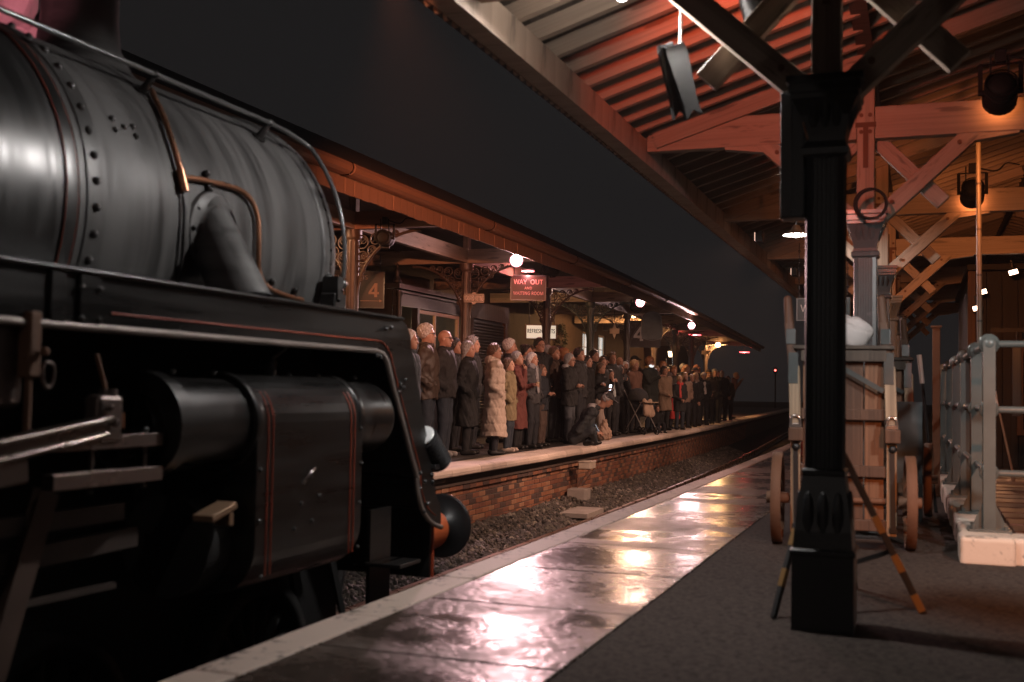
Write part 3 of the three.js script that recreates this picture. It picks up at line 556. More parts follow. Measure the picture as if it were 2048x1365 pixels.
{ // thin banded pole and broom, boards behind the stair
  const t = thing('bamboo_pole', 'tall thin banded pole standing behind the stair railing', 'pole', { pos: [0.44, 0.1, -9.35] });
  part(t, 'pole', rod([0, 0, 0], [-0.02, 3.2, 0], 0.022, 0.018, 10), mat(0.2, 0.16, 0.11, 0.4, { map: T.mottle }));
  for (let i = 1; i < 9; i++) part(t, 'band', rod([-0.002 * i, 0.36 * i, 0], [-0.002 * i, 0.36 * i + 0.015, 0], 0.0235, 0.0235, 10), mat(0.05, 0.04, 0.03, 0.5));
  const b = thing('broom', 'long handled broom leaning behind the stair railing', 'broom', { pos: [0.78, 0.14, -11.2] });
  part(b, 'handle', rod([-0.13, 0.86, 0], [0.02, 0.1, 0], 0.011), mat(0.25, 0.13, 0.07, 0.5));
  part(b, 'handle_sleeve', rod([-0.135, 0.875, 0], [-0.105, 0.7, 0], 0.014), mat(0.5, 0.48, 0.45, 0.4));
  part(b, 'head', merge([rod([0.02, 0.1, 0], [0.02, 0.05, 0], 0.02), rbox(0.28, 0.03, 0.06, 0.02, 0.03, 0)]), mat(0.2, 0.1, 0.05, 0.6));
  const w = thing('waiting_room', 'dark boarded waiting room with arched window beyond the stair', 'building');
  const dk = mat(0.016, 0.011, 0.009, 0.7, { map: T.wood, bumpMap: T.woodBump, bumpScale: 0.003 });
  for (let i = 0; i < 17; i++) part(w, 'wall_board', rbox(0.195, 2.7, 0.03, 0.75 + i * 0.2, 1.35, -16.6, 0.004), dk);
  part(w, 'side_wall', span([0.655, 0, -22], [0.69, 2.7, -16.62]), dk);
  part(w, 'back_wall', span([0.69, 0, -22.03], [4.1, 2.7, -22]), dk);
  part(w, 'far_side_wall', span([4.06, 0, -21.99], [4.1, 2.7, -16.62]), dk);
  part(w, 'roof', span([0.6, 2.705, -22.1], [4.2, 2.78, -16.4]), dk);
  part(w, 'corner_post', rbox(0.1, 2.7, 0.1, 0.66, 1.35, -16.54, 0.006), M.brownTimber);
  const win = part(w, 'window', (() => { const o = []; for (let i = 0; i <= 14; i++) { const a = Math.PI * i / 14; o.push([0.62 * Math.cos(a), 0.42 * Math.sin(a)]); } const q = [[-0.62, -1.1], [0.62, -1.1], ...o].reverse(); return uvm(shapeXY(q, 0.04, [[[-0.54, -1.02], [0.54, -1.02], ...o.map(([x, y]) => [x * 0.87, y * 0.85])]]).translate(1.85, 1.55, -16.575)); })(), M.brownTimber);
  part(win, 'pane', span([1.3, 0.52, -16.565], [2.4, 1.9, -16.558]), M.darkGlass);
  const hung = [['grey board hung on the dark wall behind the stair railing', 1.02, 0.09, [0.07, 0.075, 0.075]], ['dull red board hung on the dark wall behind the stair railing', 1.2, 0.2, [0.09, 0.02, 0.018]], ['pinkish striped board hung at right edge behind the railing', 1.37, 0.1, [0.16, 0.07, 0.065]]];
  for (const [label, x, wd, col] of hung) { const h = thing('board', label, 'panel', { pos: [x, 1.15, -13.7] }); part(h, 'panel', rbox(wd, 0.8, 0.02, 0, 0, 0, 0.004), mat(...col, 0.6, { map: T.wood })); part(h, 'hook', rod([0, 0.38, 0], [0, 0.56, 0], 0.008), M.ironBlack); }
  const hr = thing('panel_rack', 'dark timber rack carrying hung boards behind the stair railing', 'rack', { pos: [1.2, 0, -13.73] });
  part(hr, 'rail', beam([-0.45, 1.72, 0], [0.6, 1.72, 0], 0.04, 0.05), M.soot);
  part(hr, 'leg', beam([-0.42, 0.1, 0], [-0.42, 1.7, 0], 0.04, 0.04), M.soot); part(hr, 'leg', beam([0.57, 0.1, 0], [0.57, 1.7, 0], 0.04, 0.04), M.soot);
}
{ // bright floodlights far down the near platform
  const F = [[0.72, 2.17, -16.3, 'lowest of the bright floodlights beyond the stair railing'], [0.78, 2.38, -16.2, 'middle bright floodlight above the dark waiting room corner'], [1.15, 2.62, -16.0, 'highest bright floodlight, right of the thin pole']];
  for (const [x, y, z, label] of F) {
    const t = thing('floodlight', label, 'floodlight', { pos: [x, y, z], group: 'floodlights beyond the stair railing' });
    part(t, 'housing', merge([rbox(0.13, 0.09, 0.06, 0, 0, -0.04, 0.01), beam([0, 0.0, -0.05], [0, 0.16, -0.08], 0.02, 0.02)]), M.ironBlack);
    part(t, 'lamp_face', rbox(0.11, 0.06, 0.012, 0, 0, -0.004, 0.004), glow(1, 0.62, 0.42, 9));
    t.rotation.set(0.3, -0.2, 0.3);
    spot(t, [0, 0, 0.02], [-1.2, -2.2, 4], [1, 0.42, 0.18], 4, 0.85, 0.7);
  }
}
// ---------- porters' barrows ----------
function wheel(parent, name, x, y, z, R, label, rim, spokes = 10) {
  const t = part(parent, name, merge([lathe([[R - 0.03, -0.03], [R, -0.03], [R, 0.03], [R - 0.03, 0.03], [R - 0.03, -0.03]], 36).rotateZ(Math.PI / 2).translate(x, y, z), ...[...Array(spokes)].map((_, i) => { const a = i / spokes * Math.PI * 2; return rod([x, y + 0.03 * Math.cos(a), z + 0.03 * Math.sin(a)], [x, y + (R - 0.02) * Math.cos(a), z + (R - 0.02) * Math.sin(a)], 0.013, 0.011, 6); })]), rim, label);
  part(t, 'hub', rod([x - 0.07, y, z], [x + 0.07, y, z], 0.04, 0.034, 14), M.rust);
  return t;
}
function barrow(label, x, z, turn, o = {}) {
  const t = thing('porters_barrow', label, 'barrow', { pos: [x, 0, z], rot: turn, group: 'porters barrows parked on the near platform' });
  const W = 0.29;
  for (const s of [-1, 1]) {
    const u = s * W;
    part(t, 'side_rail', merge([beam([u, 0.72, 0.02], [u - 0.014, 1.13, -0.03], 0.085, 0.07, 0.008), beam([u, 0.08, 0.0], [u, 0.72, 0.015], 0.05, 0.06, 0.004)]), M.paleTimber);
    part(t, 'end_block', rbox(0.092, 0.085, 0.085, u + 0.004, 0.7, 0.05, 0.008), M.brownTimber);
    part(t, 'handle', merge([beam([u - 0.016, 1.09, -0.02], [u - 0.05, 1.42, -0.08], 0.055, 0.06, 0.014), rod([u - 0.046, 1.4, -0.078], [u - 0.06, 1.57, -0.1], 0.03, 0.026, 12), ball(u - 0.06, 1.57, -0.1, 0.026)]), M.brownTimber);
    part(t, 'strap', merge([rbox(0.06, 0.2, 0.012, u - 0.018, 1.12, 0.012, 0.003, -0.12), rbox(0.06, 0.1, 0.072, u - 0.036, 1.32, -0.06, 0.004, -0.12)]), M.greyPaint);
    part(t, 'staple', merge([ring(0.028, 0.01, 'z', u, 0.79, 0.062, 16, 6, Math.PI), rod([u - 0.028, 0.76, 0.062], [u - 0.028, 0.79, 0.062], 0.01), rod([u + 0.028, 0.76, 0.062], [u + 0.028, 0.79, 0.062], 0.01), rbox(0.08, 0.03, 0.02, u, 0.755, 0.06)]), M.steel);
    part(t, 'leg', merge([beam([u, 0.66, 0.03], [u + 0.01, 0.12, 0.03], 0.05, 0.03), ball(u + 0.005, 0.62, 0.05, 0.026), beam([u + 0.01, 0.12, 0.05], [u + 0.01, 0.12, -0.1], 0.05, 0.03)]), M.ironBlack);
    wheel(t, 'wheel', s * (o.axle || 0.4), 0.29, -0.02, 0.29, null, M.rust);
  }
  const boards = [mat(0.2, 0.1, 0.055, 0.65, { map: T.wood, bumpMap: T.woodBump, bumpScale: 0.003 }), mat(0.15, 0.08, 0.05, 0.65, { map: T.wood, bumpMap: T.woodBump, bumpScale: 0.003 }), mat(0.1, 0.055, 0.036, 0.7, { map: T.wood, bumpMap: T.woodBump, bumpScale: 0.003 })];
  for (let i = 0; i < 4; i++) part(t, 'plank', rbox(0.118, 1.06, 0.022, -0.189 + i * 0.126, 0.64, -0.05, 0.004), boards[i % 3]);
  for (const y of [1.2, 0.83, 0.475, 0.14]) part(t, 'cross_bar', rbox(2 * W - 0.06, 0.07, 0.05, 0, y, -0.012, 0.006), y > 1 ? M.creamDark : boards[2]);
  part(t, 'shelf', rbox(2 * W + 0.04, 0.025, 0.26, 0, 1.255, -0.12, 0.006), M.creamDark);
  part(t, 'diagonal_stay', beam([-0.12, 1.19, 0.03], [0.24, 0.98, 0.03], 0.012, 0.03), M.greyPaint);
  part(t, 'rod', rod([0.0, 0.1, 0.02], [-0.06, 1.2, 0.02], 0.007), M.greyPaint);
  part(t, 'axle', rod([-(o.axle || 0.4), 0.29, -0.02], [o.axle || 0.4, 0.29, -0.02], 0.02), M.rust);
  part(t, 'toe_plate', rbox(0.5, 0.02, 0.2, 0, 0.06, 0.04, 0.004), M.ironBlack);
  return t;
}
barrow('wooden barrow standing on end directly behind the foreground column', -0.46, -7.3, 0.06);
barrow('second barrow with pale side rail, partly hidden behind the first', -0.37, -9.5, -0.04, { axle: 0.43 });
{
  const t = thing('tarpaulin', 'blue grey tarpaulin sheet draped between the two barrows', 'tarpaulin', { pos: [-0.09, 0, -8.95] });
  const g = new THREE.PlaneGeometry(0.2, 0.62, 14, 30), p = g.attributes.position;
  for (let i = 0; i < p.count; i++) { const x = p.getX(i), y = p.getY(i); p.setZ(i, 0.03 * Math.sin(x * 16 + y * 5) + 0.016 * Math.sin(y * 23 + x * 7) - 0.35 * Math.max(0, y - 0.3)); }
  g.computeVertexNormals();
  const back = g.clone().translate(0, 0, -0.012);
  part(t, 'sheet', merge([flat(g), flat(back)]).translate(0, 0.6, 0), mat(0.06, 0.075, 0.08, 0.7, { bumpMap: T.mid, bumpScale: 0.004 }));
  part(t, 'support', merge([beam([-0.09, 0, -0.08], [-0.09, 0.9, -0.08], 0.03, 0.03), beam([0.09, 0, -0.08], [0.09, 0.9, -0.08], 0.03, 0.03), beam([-0.09, 0.88, -0.08], [0.09, 0.88, -0.08], 0.03, 0.03)]), M.soot);
  const s = thing('iron_post', 'dark iron post standing between barrows and stair railing', 'post', { pos: [0.14, 0, -11.4] });
  part(s, 'post', merge([rbox(0.07, 1.62, 0.07, 0, 0.81, 0, 0.006), rbox(0.1, 0.02, 0.1, 0, 1.625, 0, 0.004), rbox(0.12, 0.02, 0.12, 0, 0.01, 0)]), M.rust);
}
{
  const t = thing('leaning_pole', 'thin pole with pale top leaning beside the second barrow', 'pole', { pos: [0.03, 0, -9.9] });
  part(t, 'pole', rod([0.09, 0, 0.1], [-0.04, 1.28, 0], 0.014), M.soot);
  part(t, 'sleeve', rod([-0.042, 1.3, -0.002], [-0.018, 1.06, 0.017], 0.02), mat(0.4, 0.38, 0.35, 0.45));
}
// warm work lights tucked behind the tie beams, shining across the line
for (const [z, tx, tz, cd, label] of [[-11.98, -3.5, -1.6, 46, 'work light behind the second tie beam shining across the track'], [-15.5, -3.5, -1.4, 52, 'work light behind the third tie beam shining across the track'], [-19.02, -3.6, -1.5, 34, 'work light behind the fourth tie beam shining across the track'], [-22.54, -3.8, -2, 30, 'work light behind the fifth tie beam shining across the track'], [-26.06, -4, -3.5, 30, 'work light behind the sixth tie beam shining across the track']]) {
  const t = thing('work_light', label, 'work light', { pos: [-1.62, 2.63, z] });
  part(t, 'housing', rbox(0.08, 0.12, 0.16, 0, 0, 0, 0.01), M.ironBlack);
  part(t, 'lamp_face', rbox(0.008, 0.09, 0.13, -0.045, 0, 0, 0.003), glow(1, 0.62, 0.45, 1.2));
  spot(t, [-0.06, -0.01, 0], [tx, -2.7, tz], [1, 0.58, 0.41], cd * 1.7, 0.72, 0.75, 3);
}
{ // white cloth bundle on the barrow
  const t = thing('cloth_bundle', 'white lumpy cloth bundle lying on top of the barrow', 'bundle', { pos: [-0.47, 1.268, -7.44] });
  const g = new THREE.SphereGeometry(1, 40, 28), p = g.attributes.position;
  for (let i = 0; i < p.count; i++) { const x = p.getX(i), y = p.getY(i), z = p.getZ(i), f = 1 + 0.07 * Math.sin(7 * x + 3 * y) + 0.05 * Math.sin(9 * z - 6 * y + 2) + 0.03 * Math.sin(19 * x + 11 * z); p.setXYZ(i, x * 0.17 * f, Math.max(y, -0.55) * 0.13 * f + 0.072, z * 0.11 * f); }
  g.computeVertexNormals();
  part(t, 'cloth', uvm(g), mat(0.5, 0.47, 0.46, 0.85, { map: T.mottle, bumpMap: T.mid, bumpScale: 0.004 }));
  part(t, 'strap', ring(0.135, 0.012, 'x', -0.1, 0.06, 0, 24, 6).scale(1, 1, 0.92), mat(0.1, 0.1, 0.11, 0.6));
}
{ // trestle with striped legs round the column
  const t = thing('striped_trestle', 'black and yellow striped trestle legs leaning behind foreground column', 'trestle');
  const yel = mat(0.26, 0.13, 0.03, 0.6, { map: T.mottle }), blk = mat(0.015, 0.014, 0.014, 0.6);
  const leg = (a, b, n, first) => { const L = part(t, 'leg', beam(a, b, 0.022, 0.03, 0.006), blk); const A = V(...a), B = V(...b); for (let i = 0; i < n; i++) { const u0 = first + i * 0.2, u1 = u0 + 0.09, p = A.clone().lerp(B, u0), q = A.clone().lerp(B, u1); part(L, 'stripe', beam(p.toArray(), q.toArray(), 0.0235, 0.0315, 0.004), yel); } };
  leg([-0.415, 0.83, -5.2], [-0.585, 0.0, -4.83], 3, 0.36);
  leg([-0.4, 0.83, -5.22], [0.012, 0.0, -5.22], 3, 0.5);
  leg([-0.4, 0.83, -5.24], [-0.3, 0.0, -5.75], 2, 0.5);
  part(t, 'brace', beam([-0.12, 0.26, -5.26], [-0.33, 0.14, -5.55], 0.014, 0.02), blk);
  part(t, 'hinge', rbox(0.06, 0.06, 0.08, -0.405, 0.84, -5.22, 0.01), blk);
}
{
  const t = thing('barrow_wheel_on_stand', 'small red spoked iron wheel lying at the near platform edge', 'wheel', { pos: [-1.75, 0.17, -17.4], rot: 0.5 });
  const red = mat(0.35, 0.06, 0.05, 0.45, { map: T.mottle });
  part(t, 'rim', merge([ring(0.17, 0.012, 'x', 0, 0, 0, 32, 8), ring(0.15, 0.018, 'x', 0.06, 0, 0, 32, 8)]), red);
  part(t, 'hub', rod([-0.05, 0, 0], [0.1, 0, 0], 0.035), red);
  for (let i = 0; i < 6; i++) { const a = i * Math.PI / 3; part(t, 'spoke', rod([0.02, 0, 0], [0.02, 0.155 * Math.cos(a), 0.155 * Math.sin(a)], 0.009), red); }
  part(t, 'stand', beam([-0.04, -0.16, 0], [0.2, -0.16, 0], 0.12, 0.02), M.rust);
}
// ---------- canopy over the far platform ----------
const FCOL = [-5.2, -9.3, -13.4, -17.5, -22.1, -25.7, -29.8, -33.9, -38, -42.1, -46.2, -50.3], FX = -7.3;
{
  const c = thing('platform_canopy', 'long dark canopy over the crowd with boarded edge and pale beams', 'canopy');
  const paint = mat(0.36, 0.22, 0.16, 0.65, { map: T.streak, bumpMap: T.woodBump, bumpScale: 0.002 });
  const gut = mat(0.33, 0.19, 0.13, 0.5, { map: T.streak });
  for (let z = -2, k = 0; z > -54; k++) {
    const L = 4.1, za = z - 0.012, zb = z - L + 0.012;
    part(c, 'gutter', ALONG(-5.6, 3.17, za, zb, [[-0.1, 0.0], [-0.01, 0.0], [0.03, 0.03], [0.045, 0.075], [0.03, 0.115], [0.0, 0.125], [-0.1, 0.125]], 2), gut);
    part(c, 'gutter_joint', ALONG(-5.6, 3.17, zb - 0.03, zb + 0.03, [[-0.1, -0.008], [-0.006, -0.008], [0.038, 0.026], [0.055, 0.075], [0.038, 0.122], [0.002, 0.134], [-0.1, 0.134]], 2), M.brownTimber);
    part(c, 'edge_beam', ALONG(-5.6, 3.02, za, zb, [[-0.2, 0.0], [-0.135, 0.0], [-0.135, 0.28], [-0.2, 0.28]], 2), M.cream);
    z -= L;
  }
  const vg = [0.2, 0.16, 0.2].map((w, i) => uvm(shapeXY([[-w / 2, 0.17], [-w / 2, 0.012], [-w / 2 + 0.012, 0.004], [0, 0.0], [w / 2 - 0.012, 0.004], [w / 2, 0.012], [w / 2, 0.17]], 0.02).rotateY(Math.PI / 2)));
  for (let z = -8, i = 0; i < 215; i++) { const w = [0.2, 0.16, 0.2][i % 3]; const v = part(c, 'valance_board', vg[i % 3], paint); v.position.set(-5.725 + bend(z) + rr(-0.004, 0.004), 2.995 + rr(-0.006, 0.006), z - w / 2); v.rotation.y = Math.atan2(bend(z - 0.3) - bend(z), -0.3); z -= w + 0.005; }
  const roofDark = mat(0.05, 0.034, 0.032, 0.8, { map: T.mottle, bumpMap: T.mid, bumpScale: 0.006 });
  part(c, 'roof_covering', ALONG(-5.6, 3.3, -1, -54, [[-0.06, 0.0], [-0.06, 0.03], [-2.0, 1.03], [-5.2, 0.45], [-5.2, 0.4], [-2.0, 0.97]], 2), roofDark);
  part(c, 'roof_boarding', ALONG(-5.6, 3.26, -1, -54, [[-0.14, 0.0], [-2.0, 0.94], [-5.1, 0.38], [-5.1, 0.36], [-2.0, 0.92], [-0.14, -0.02]], 2), M.creamDark);
  for (let k = 0; k + 1 < FCOL.length; k++) { const z = FCOL[k]; part(c, 'plate_beam', beam([FX + bend(z), 3.225, z - 0.06], [FX + bend(FCOL[k + 1]), 3.225, FCOL[k + 1] + 0.06], 0.1, 0.24, 0.006), M.cream); }
  for (const z of FCOL) {
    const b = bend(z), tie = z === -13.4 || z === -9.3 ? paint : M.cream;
    part(c, 'tie_beam', beam([-5.83 + b, 3.225, z], [-9.9 + b, 3.225, z], 0.11, 0.24, 0.006), tie);
    part(c, 'post', beam([FX + b, 3.346, z], [FX + b, 4.1, z], 0.11, 0.11, 0.006), M.cream);
    part(c, 'purlin_strut', beam([-6.4 + b, 3.346, z], [-6.4 + b, 3.62, z], 0.09, 0.09, 0.006), tie);
    part(c, 'principal_rafter', beam([-5.75 + b, 3.29, z - 0.09], [-7.58 + b, 4.2, z - 0.09], 0.06, 0.13, 0.006), M.cream);
  }
  part(c, 'purlin', ALONG(-6.4, 3.56, -2, -52, [[-0.04, 0], [0.04, 0], [0.04, 0.09], [-0.04, 0.09]], 2), M.cream);
}
{ // iron columns with pierced brackets
  const scroll = (m) => {                                     // lacework: rings and curls inside a quarter circle
    const g = [];
    const arc = []; for (let i = 0; i <= 14; i++) { const a = i / 14 * Math.PI / 2; arc.push([m * (0.07 + 0.95 * (1 - Math.cos(a))), 2.15 + 0.92 * Math.sin(a), 0]); }
    g.push(tube(arc, 0.022, 26, 6));
    for (const [x, y, r] of [[0.14, 2.93, 0.09], [0.15, 2.72, 0.08], [0.34, 2.97, 0.075], [0.29, 2.81, 0.065], [0.13, 2.56, 0.055], [0.5, 3.0, 0.06], [0.45, 2.89, 0.045], [0.64, 3.03, 0.045], [0.12, 2.43, 0.04]]) {
      g.push(ring(r, 0.012, 'z', m * x, y, 0, 18, 5), ring(r * 0.45, 0.009, 'z', m * (x + r * 0.2), y + r * 0.2, 0, 12, 4));
      g.push(rod([m * (x - r * 0.6), y - r * 0.6, 0], [m * (x + r * 0.6), y + r * 0.6, 0], 0.007, 0.007, 4));
    }
    return merge(g);
  };
  const shaft = merge([lathe([[0.17, 0], [0.17, 0.35], [0.15, 0.4], [0.12, 0.42], [0.115, 1.15], [0.14, 1.17], [0.15, 1.2], [0.12, 1.23], [0.09, 1.27], [0.17, 1.33], [0.175, 1.36], [0.1, 1.42], [0.088, 1.5], [0.078, 2.95], [0.1, 2.97], [0.12, 3.0], [0.12, 3.1]], 24), ...[0, 1, 2, 3, 4, 5, 6, 7].map((i) => rod([0.083 * Math.cos(i * 0.785), 1.45, 0.083 * Math.sin(i * 0.785)], [0.076 * Math.cos(i * 0.785), 2.94, 0.076 * Math.sin(i * 0.785)], 0.012, 0.01, 6))]);
  const sL = scroll(-1), sR = scroll(1);
  const names = { 3: 'brown iron column with lacework brackets beside the bookstall', 4: 'iron column in front of the lit white sign', 5: 'green iron column with orange lit collar ring beyond white lamp', 2: 'iron column with lacework bracket half hidden by smokebox' };
  const green = mat(0.05, 0.065, 0.062, 0.35, { map: T.mottle }), brown = mat(0.09, 0.065, 0.052, 0.4, { map: T.mottle });
  FCOL.forEach((z, i) => {
    if (i < 2 || i > 10) return;
    const t = thing('bracketed_column', names[i] ?? 'iron column with lacework brackets farther along the crowded platform', 'column', { pos: [FX + bend(z), 0, z], group: i in names ? 'columns of the far canopy' : 'far columns of the crowded platform' });
    const m = i === 5 ? green : brown;
    part(t, 'shaft', shaft, m); part(t, 'bracket', sL, m); part(t, 'bracket', sR, m);
  });
}
// ---------- station building ----------
const glassLit = (c, k) => glow(c[0], c[1], c[2], k, 0.4);
{
  const b = thing('station_building', 'long brown brick station building with lit sash windows behind the crowd', 'building');
  const brickwall = mat(0.06, 0.037, 0.026, 0.85, { map: T.mottle, bumpMap: T.mid, bumpScale: 0.008 });
  const bx = (z) => -10 + bend(z);
  // wall in bays leaving window and door openings
  const openings = [[-25.2, 0.55, 0.9, 1.9, 'pane_warm'], [-27.3, 0.5, 0.9, 1.9, 'pane_warm'], [-36.0, 0.62, 0.9, 2.95, 'cool'], [-38.3, 0.58, 0.9, 2.95, 'cool'], [-41.5, 0.6, 0.0, 2.2, 'cool'], [-45.2, 0.6, 0.0, 2.2, 'cool'], [-49, 0.6, 0.9, 2.9, 'cool'], [-55, 0.6, 0.9, 2.9, 'cool']];
  let z = -14;
  const win = mat(0.4, 0.34, 0.27, 0.6);
  for (const [zc, w, y0, y1, kind] of openings) {
    const za = zc + w, zb = zc - w;
    part(b, 'wall', ALONG(-10, 0, z, za, [[-0.3, -0.1], [0, -0.1], [0, 4.4], [-0.3, 4.4]]), brickwall);
    if (y0 > 0) part(b, 'wall', ALONG(-10, 0, za - 0.002, zb + 0.002, [[-0.3, -0.1], [0, -0.1], [0, y0], [-0.3, y0]]), brickwall);
    part(b, 'wall', ALONG(-10, 0, za - 0.002, zb + 0.002, [[-0.3, y1], [0, y1], [0, 4.4], [-0.3, 4.4]]), brickwall);
    const x = bx(zc), f = part(b, 'window', merge([span([x - 0.16, y0, zb + 0.004], [x - 0.08, y1, zb + 0.07]), span([x - 0.16, y0, za - 0.07], [x - 0.08, y1, za - 0.004]), span([x - 0.16, y1 - 0.07, zb + 0.07], [x - 0.08, y1, za - 0.07]), span([x - 0.16, y0, zb + 0.07], [x - 0.06, y0 + 0.08, za - 0.07])]), win);
    const lit = kind === 'cool' ? glassLit([0.85, 0.92, 0.9], 0.55) : glassLit([1, 0.72, 0.45], 0.5);
    part(f, 'pane', span([x - 0.135, y0 + 0.08, zb + 0.07], [x - 0.125, y1 - 0.07, za - 0.07]), lit);
    const bars = []; const rows = Math.round((y1 - y0) / 0.5);
    for (let i = 1; i < rows; i++) { const y = y0 + (y1 - y0) * i / rows; bars.push(span([x - 0.122, y - (i === rows >> 1 ? 0.035 : 0.014), zb + 0.07], [x - 0.1, y + (i === rows >> 1 ? 0.035 : 0.014), za - 0.07])); }
    bars.push(span([x - 0.121, y0 + 0.08, zc - 0.016], [x - 0.099, y1 - 0.07, zc + 0.016]));
    part(f, 'glazing_bar', merge(bars), win);
    z = zb;
  }
  part(b, 'wall', ALONG(-10, 0, z, -60, [[-0.3, -0.1], [0, -0.1], [0, 4.4], [-0.3, 4.4]]), brickwall);
  part(b, 'end_wall', span([-13, -0.1, -14], [-10, 4.4, -13.8]), brickwall);
  part(b, 'eaves_cornice', ALONG(-10, 4.405, -13.8, -60, [[-3, 0], [0.12, 0], [0.12, 0.12], [-3, 0.12]]), M.brownTimber);
}
{ // bookstall: dark glazed kiosk with lit window
  const k = thing('bookstall', 'black panelled bookstall with warm lit window behind white haired man', 'kiosk');
  const gl = mat(0.012, 0.011, 0.0095, 0.5, { map: T.mottle });
  const X0 = -8.5, za = -17.15, zb = -20.2;
  part(k, 'base_panel', span([X0 - 1.4, 0, zb], [X0, 0.95, za]), gl);
  part(k, 'roof', span([X0 - 1.5, 2.66, zb - 0.1], [X0 + 0.12, 2.74, za + 0.1]), gl);
  part(k, 'fascia', span([X0 - 0.06, 2.38, zb], [X0 + 0.02, 2.655, za]), gl);
  part(k, 'moulding', merge([span([X0 + 0.02, 2.6, zb], [X0 + 0.06, 2.64, za]), span([X0 + 0.02, 2.375, zb], [X0 + 0.055, 2.41, za]), span([X0, 0.955, zb], [X0 + 0.06, 1.0, za])]), gl);
  for (const z of [za - 0.05, -17.95, zb + 0.05]) part(k, 'pilaster', merge([rbox(0.12, 1.4, 0.1, X0 + 0.01, 1.68, z, 0.01)]), gl);
  part(k, 'finial', lathe([[0, 0.36], [0.02, 0.34], [0.03, 0.31], [0.012, 0.28], [0.04, 0.25], [0.06, 0.2], [0.035, 0.15], [0.05, 0.1], [0.07, 0.06], [0.08, 0], [0, 0]], 16).translate(X0, 2.745, za - 0.05), gl);
  part(k, 'corner_column', lathe([[0.05, 0], [0.05, 1.5], [0.06, 1.52], [0.06, 1.56], [0.045, 1.6], [0.045, 2.3], [0.065, 2.34], [0.065, 2.4]], 16).translate(X0 + 0.12, 0.2, za + 0.1), gl);
  const w = part(k, 'window', merge([span([X0 - 0.03, 2.3, -19.9], [X0 + 0.03, 2.36, -18.02]), span([X0 - 0.03, 1.02, -18.08], [X0 + 0.03, 2.3, -18.02]), span([X0 - 0.03, 1.02, -19.9], [X0 + 0.03, 2.3, -19.84]), span([X0 - 0.02, 1.02, -18.82], [X0 + 0.02, 2.3, -18.77])]), mat(0.3, 0.18, 0.1, 0.5));
  part(w, 'pane', span([X0 - 0.012, 1.02, -19.84], [X0 - 0.006, 2.3, -18.08]), mat(0.9, 0.9, 0.9, 0.06, { transmission: 1 }));
  part(k, 'back_wall', span([X0 - 1.4, 0.952, zb], [X0 - 1.36, 2.655, za]), mat(0.3, 0.2, 0.12, 0.8, { map: T.wood }));
  part(k, 'side_wall', span([X0 - 1.359, 0.952, zb], [X0 - 0.07, 2.655, zb + 0.04]), gl);
  part(k, 'side_wall', span([X0 - 1.359, 0.952, za - 0.04], [X0 - 0.07, 2.655, za]), gl);
  for (let r = 0; r < 3; r++) { const sh = part(k, 'shelf', span([X0 - 1.355, 1.2 + r * 0.4, zb + 0.05], [X0 - 1.15, 1.225 + r * 0.4, za - 0.05]), M.paleTimber); for (let i = 0; i < 13; i++) part(sh, 'book', rbox(0.13, rr(0.16, 0.24), rr(0.07, 0.16), X0 - 1.25, 1.23 + r * 0.4 + 0.1, zb + 0.2 + i * 0.21, 0.003), mat(rr(0.1, 0.5), rr(0.08, 0.35), rr(0.05, 0.25), 0.7)); }
  const l = thing('bookstall_lamp', 'small warm lamp glowing inside the bookstall window', 'lamp', { pos: [X0 - 0.75, 2.1, -18.35] });
  part(l, 'bulb', ball(0, 0, 0, 0.07), glow(1, 0.72, 0.42, 12)); part(l, 'flex', rod([0, 0.07, 0], [0, 0.55, 0], 0.006), M.rubber);
  point(l, 0, 0, 0, [1, 0.66, 0.36], 2.2, 2);
  const s = thing('shuttered_kiosk', 'dark kiosk closed by a slatted roller shutter behind the crowd', 'kiosk');
  part(s, 'body', span([X0 - 1.4, 0, -22.6], [X0 - 0.02, 2.72, -20.45]), gl);
  part(s, 'frame', merge([span([X0 - 0.02, 2.38, -22.6], [X0 + 0.06, 2.72, -20.45]), span([X0 - 0.02, 0, -20.6], [X0 + 0.05, 2.38, -20.45]), span([X0 - 0.02, 0, -22.6], [X0 + 0.05, 2.38, -22.42])]), M.brownTimber);
  for (let i = 0; i < 36; i++) part(s, 'slat', rod([X0 + 0.0, 0.12 + i * 0.0625, -20.62], [X0 + 0.0, 0.12 + i * 0.0625, -22.4], 0.0315, 0.0315, 6), mat(0.035, 0.026, 0.022, 0.3));
}
function signboard(name, label, x, y, z, w, h, bg, lines, fg, o = {}) {
  const t = thing(name, label, 'sign', { pos: [x, y, z], rot: o.rot || 0 });
  part(t, 'board', rbox(w, h, 0.035, 0, 0, 0, o.round || 0.006), bg);
  part(t, 'frame', merge([span([-w / 2, -h / 2 - 0.012, -0.02], [w / 2, -h / 2 + 0.008, 0.026]), span([-w / 2, h / 2 - 0.008, -0.02], [w / 2, h / 2 + 0.012, 0.026]), span([-w / 2 - 0.012, -h / 2 - 0.012, -0.02], [-w / 2 + 0.008, h / 2 + 0.012, 0.024]), span([w / 2 - 0.008, -h / 2 - 0.012, -0.02], [w / 2 + 0.012, h / 2 + 0.012, 0.024])]), o.frame || M.greyPaint);
  part(t, 'lettering', merge(lines.map(([txt, size, yy, st, xx]) => letters(txt, size, xx || 0, yy, 0.019, o.font || sans, st || 1))), fg);
  if (o.hang) for (const s of [-1, 1]) part(t, 'hanger', rod([s * w * 0.42, h / 2, 0], [s * w * 0.42, o.hang, 0], 0.008), M.ironBlack);
  return t;
}
const FACE = 0.33;                                            // boards across the platform look a little towards the near line
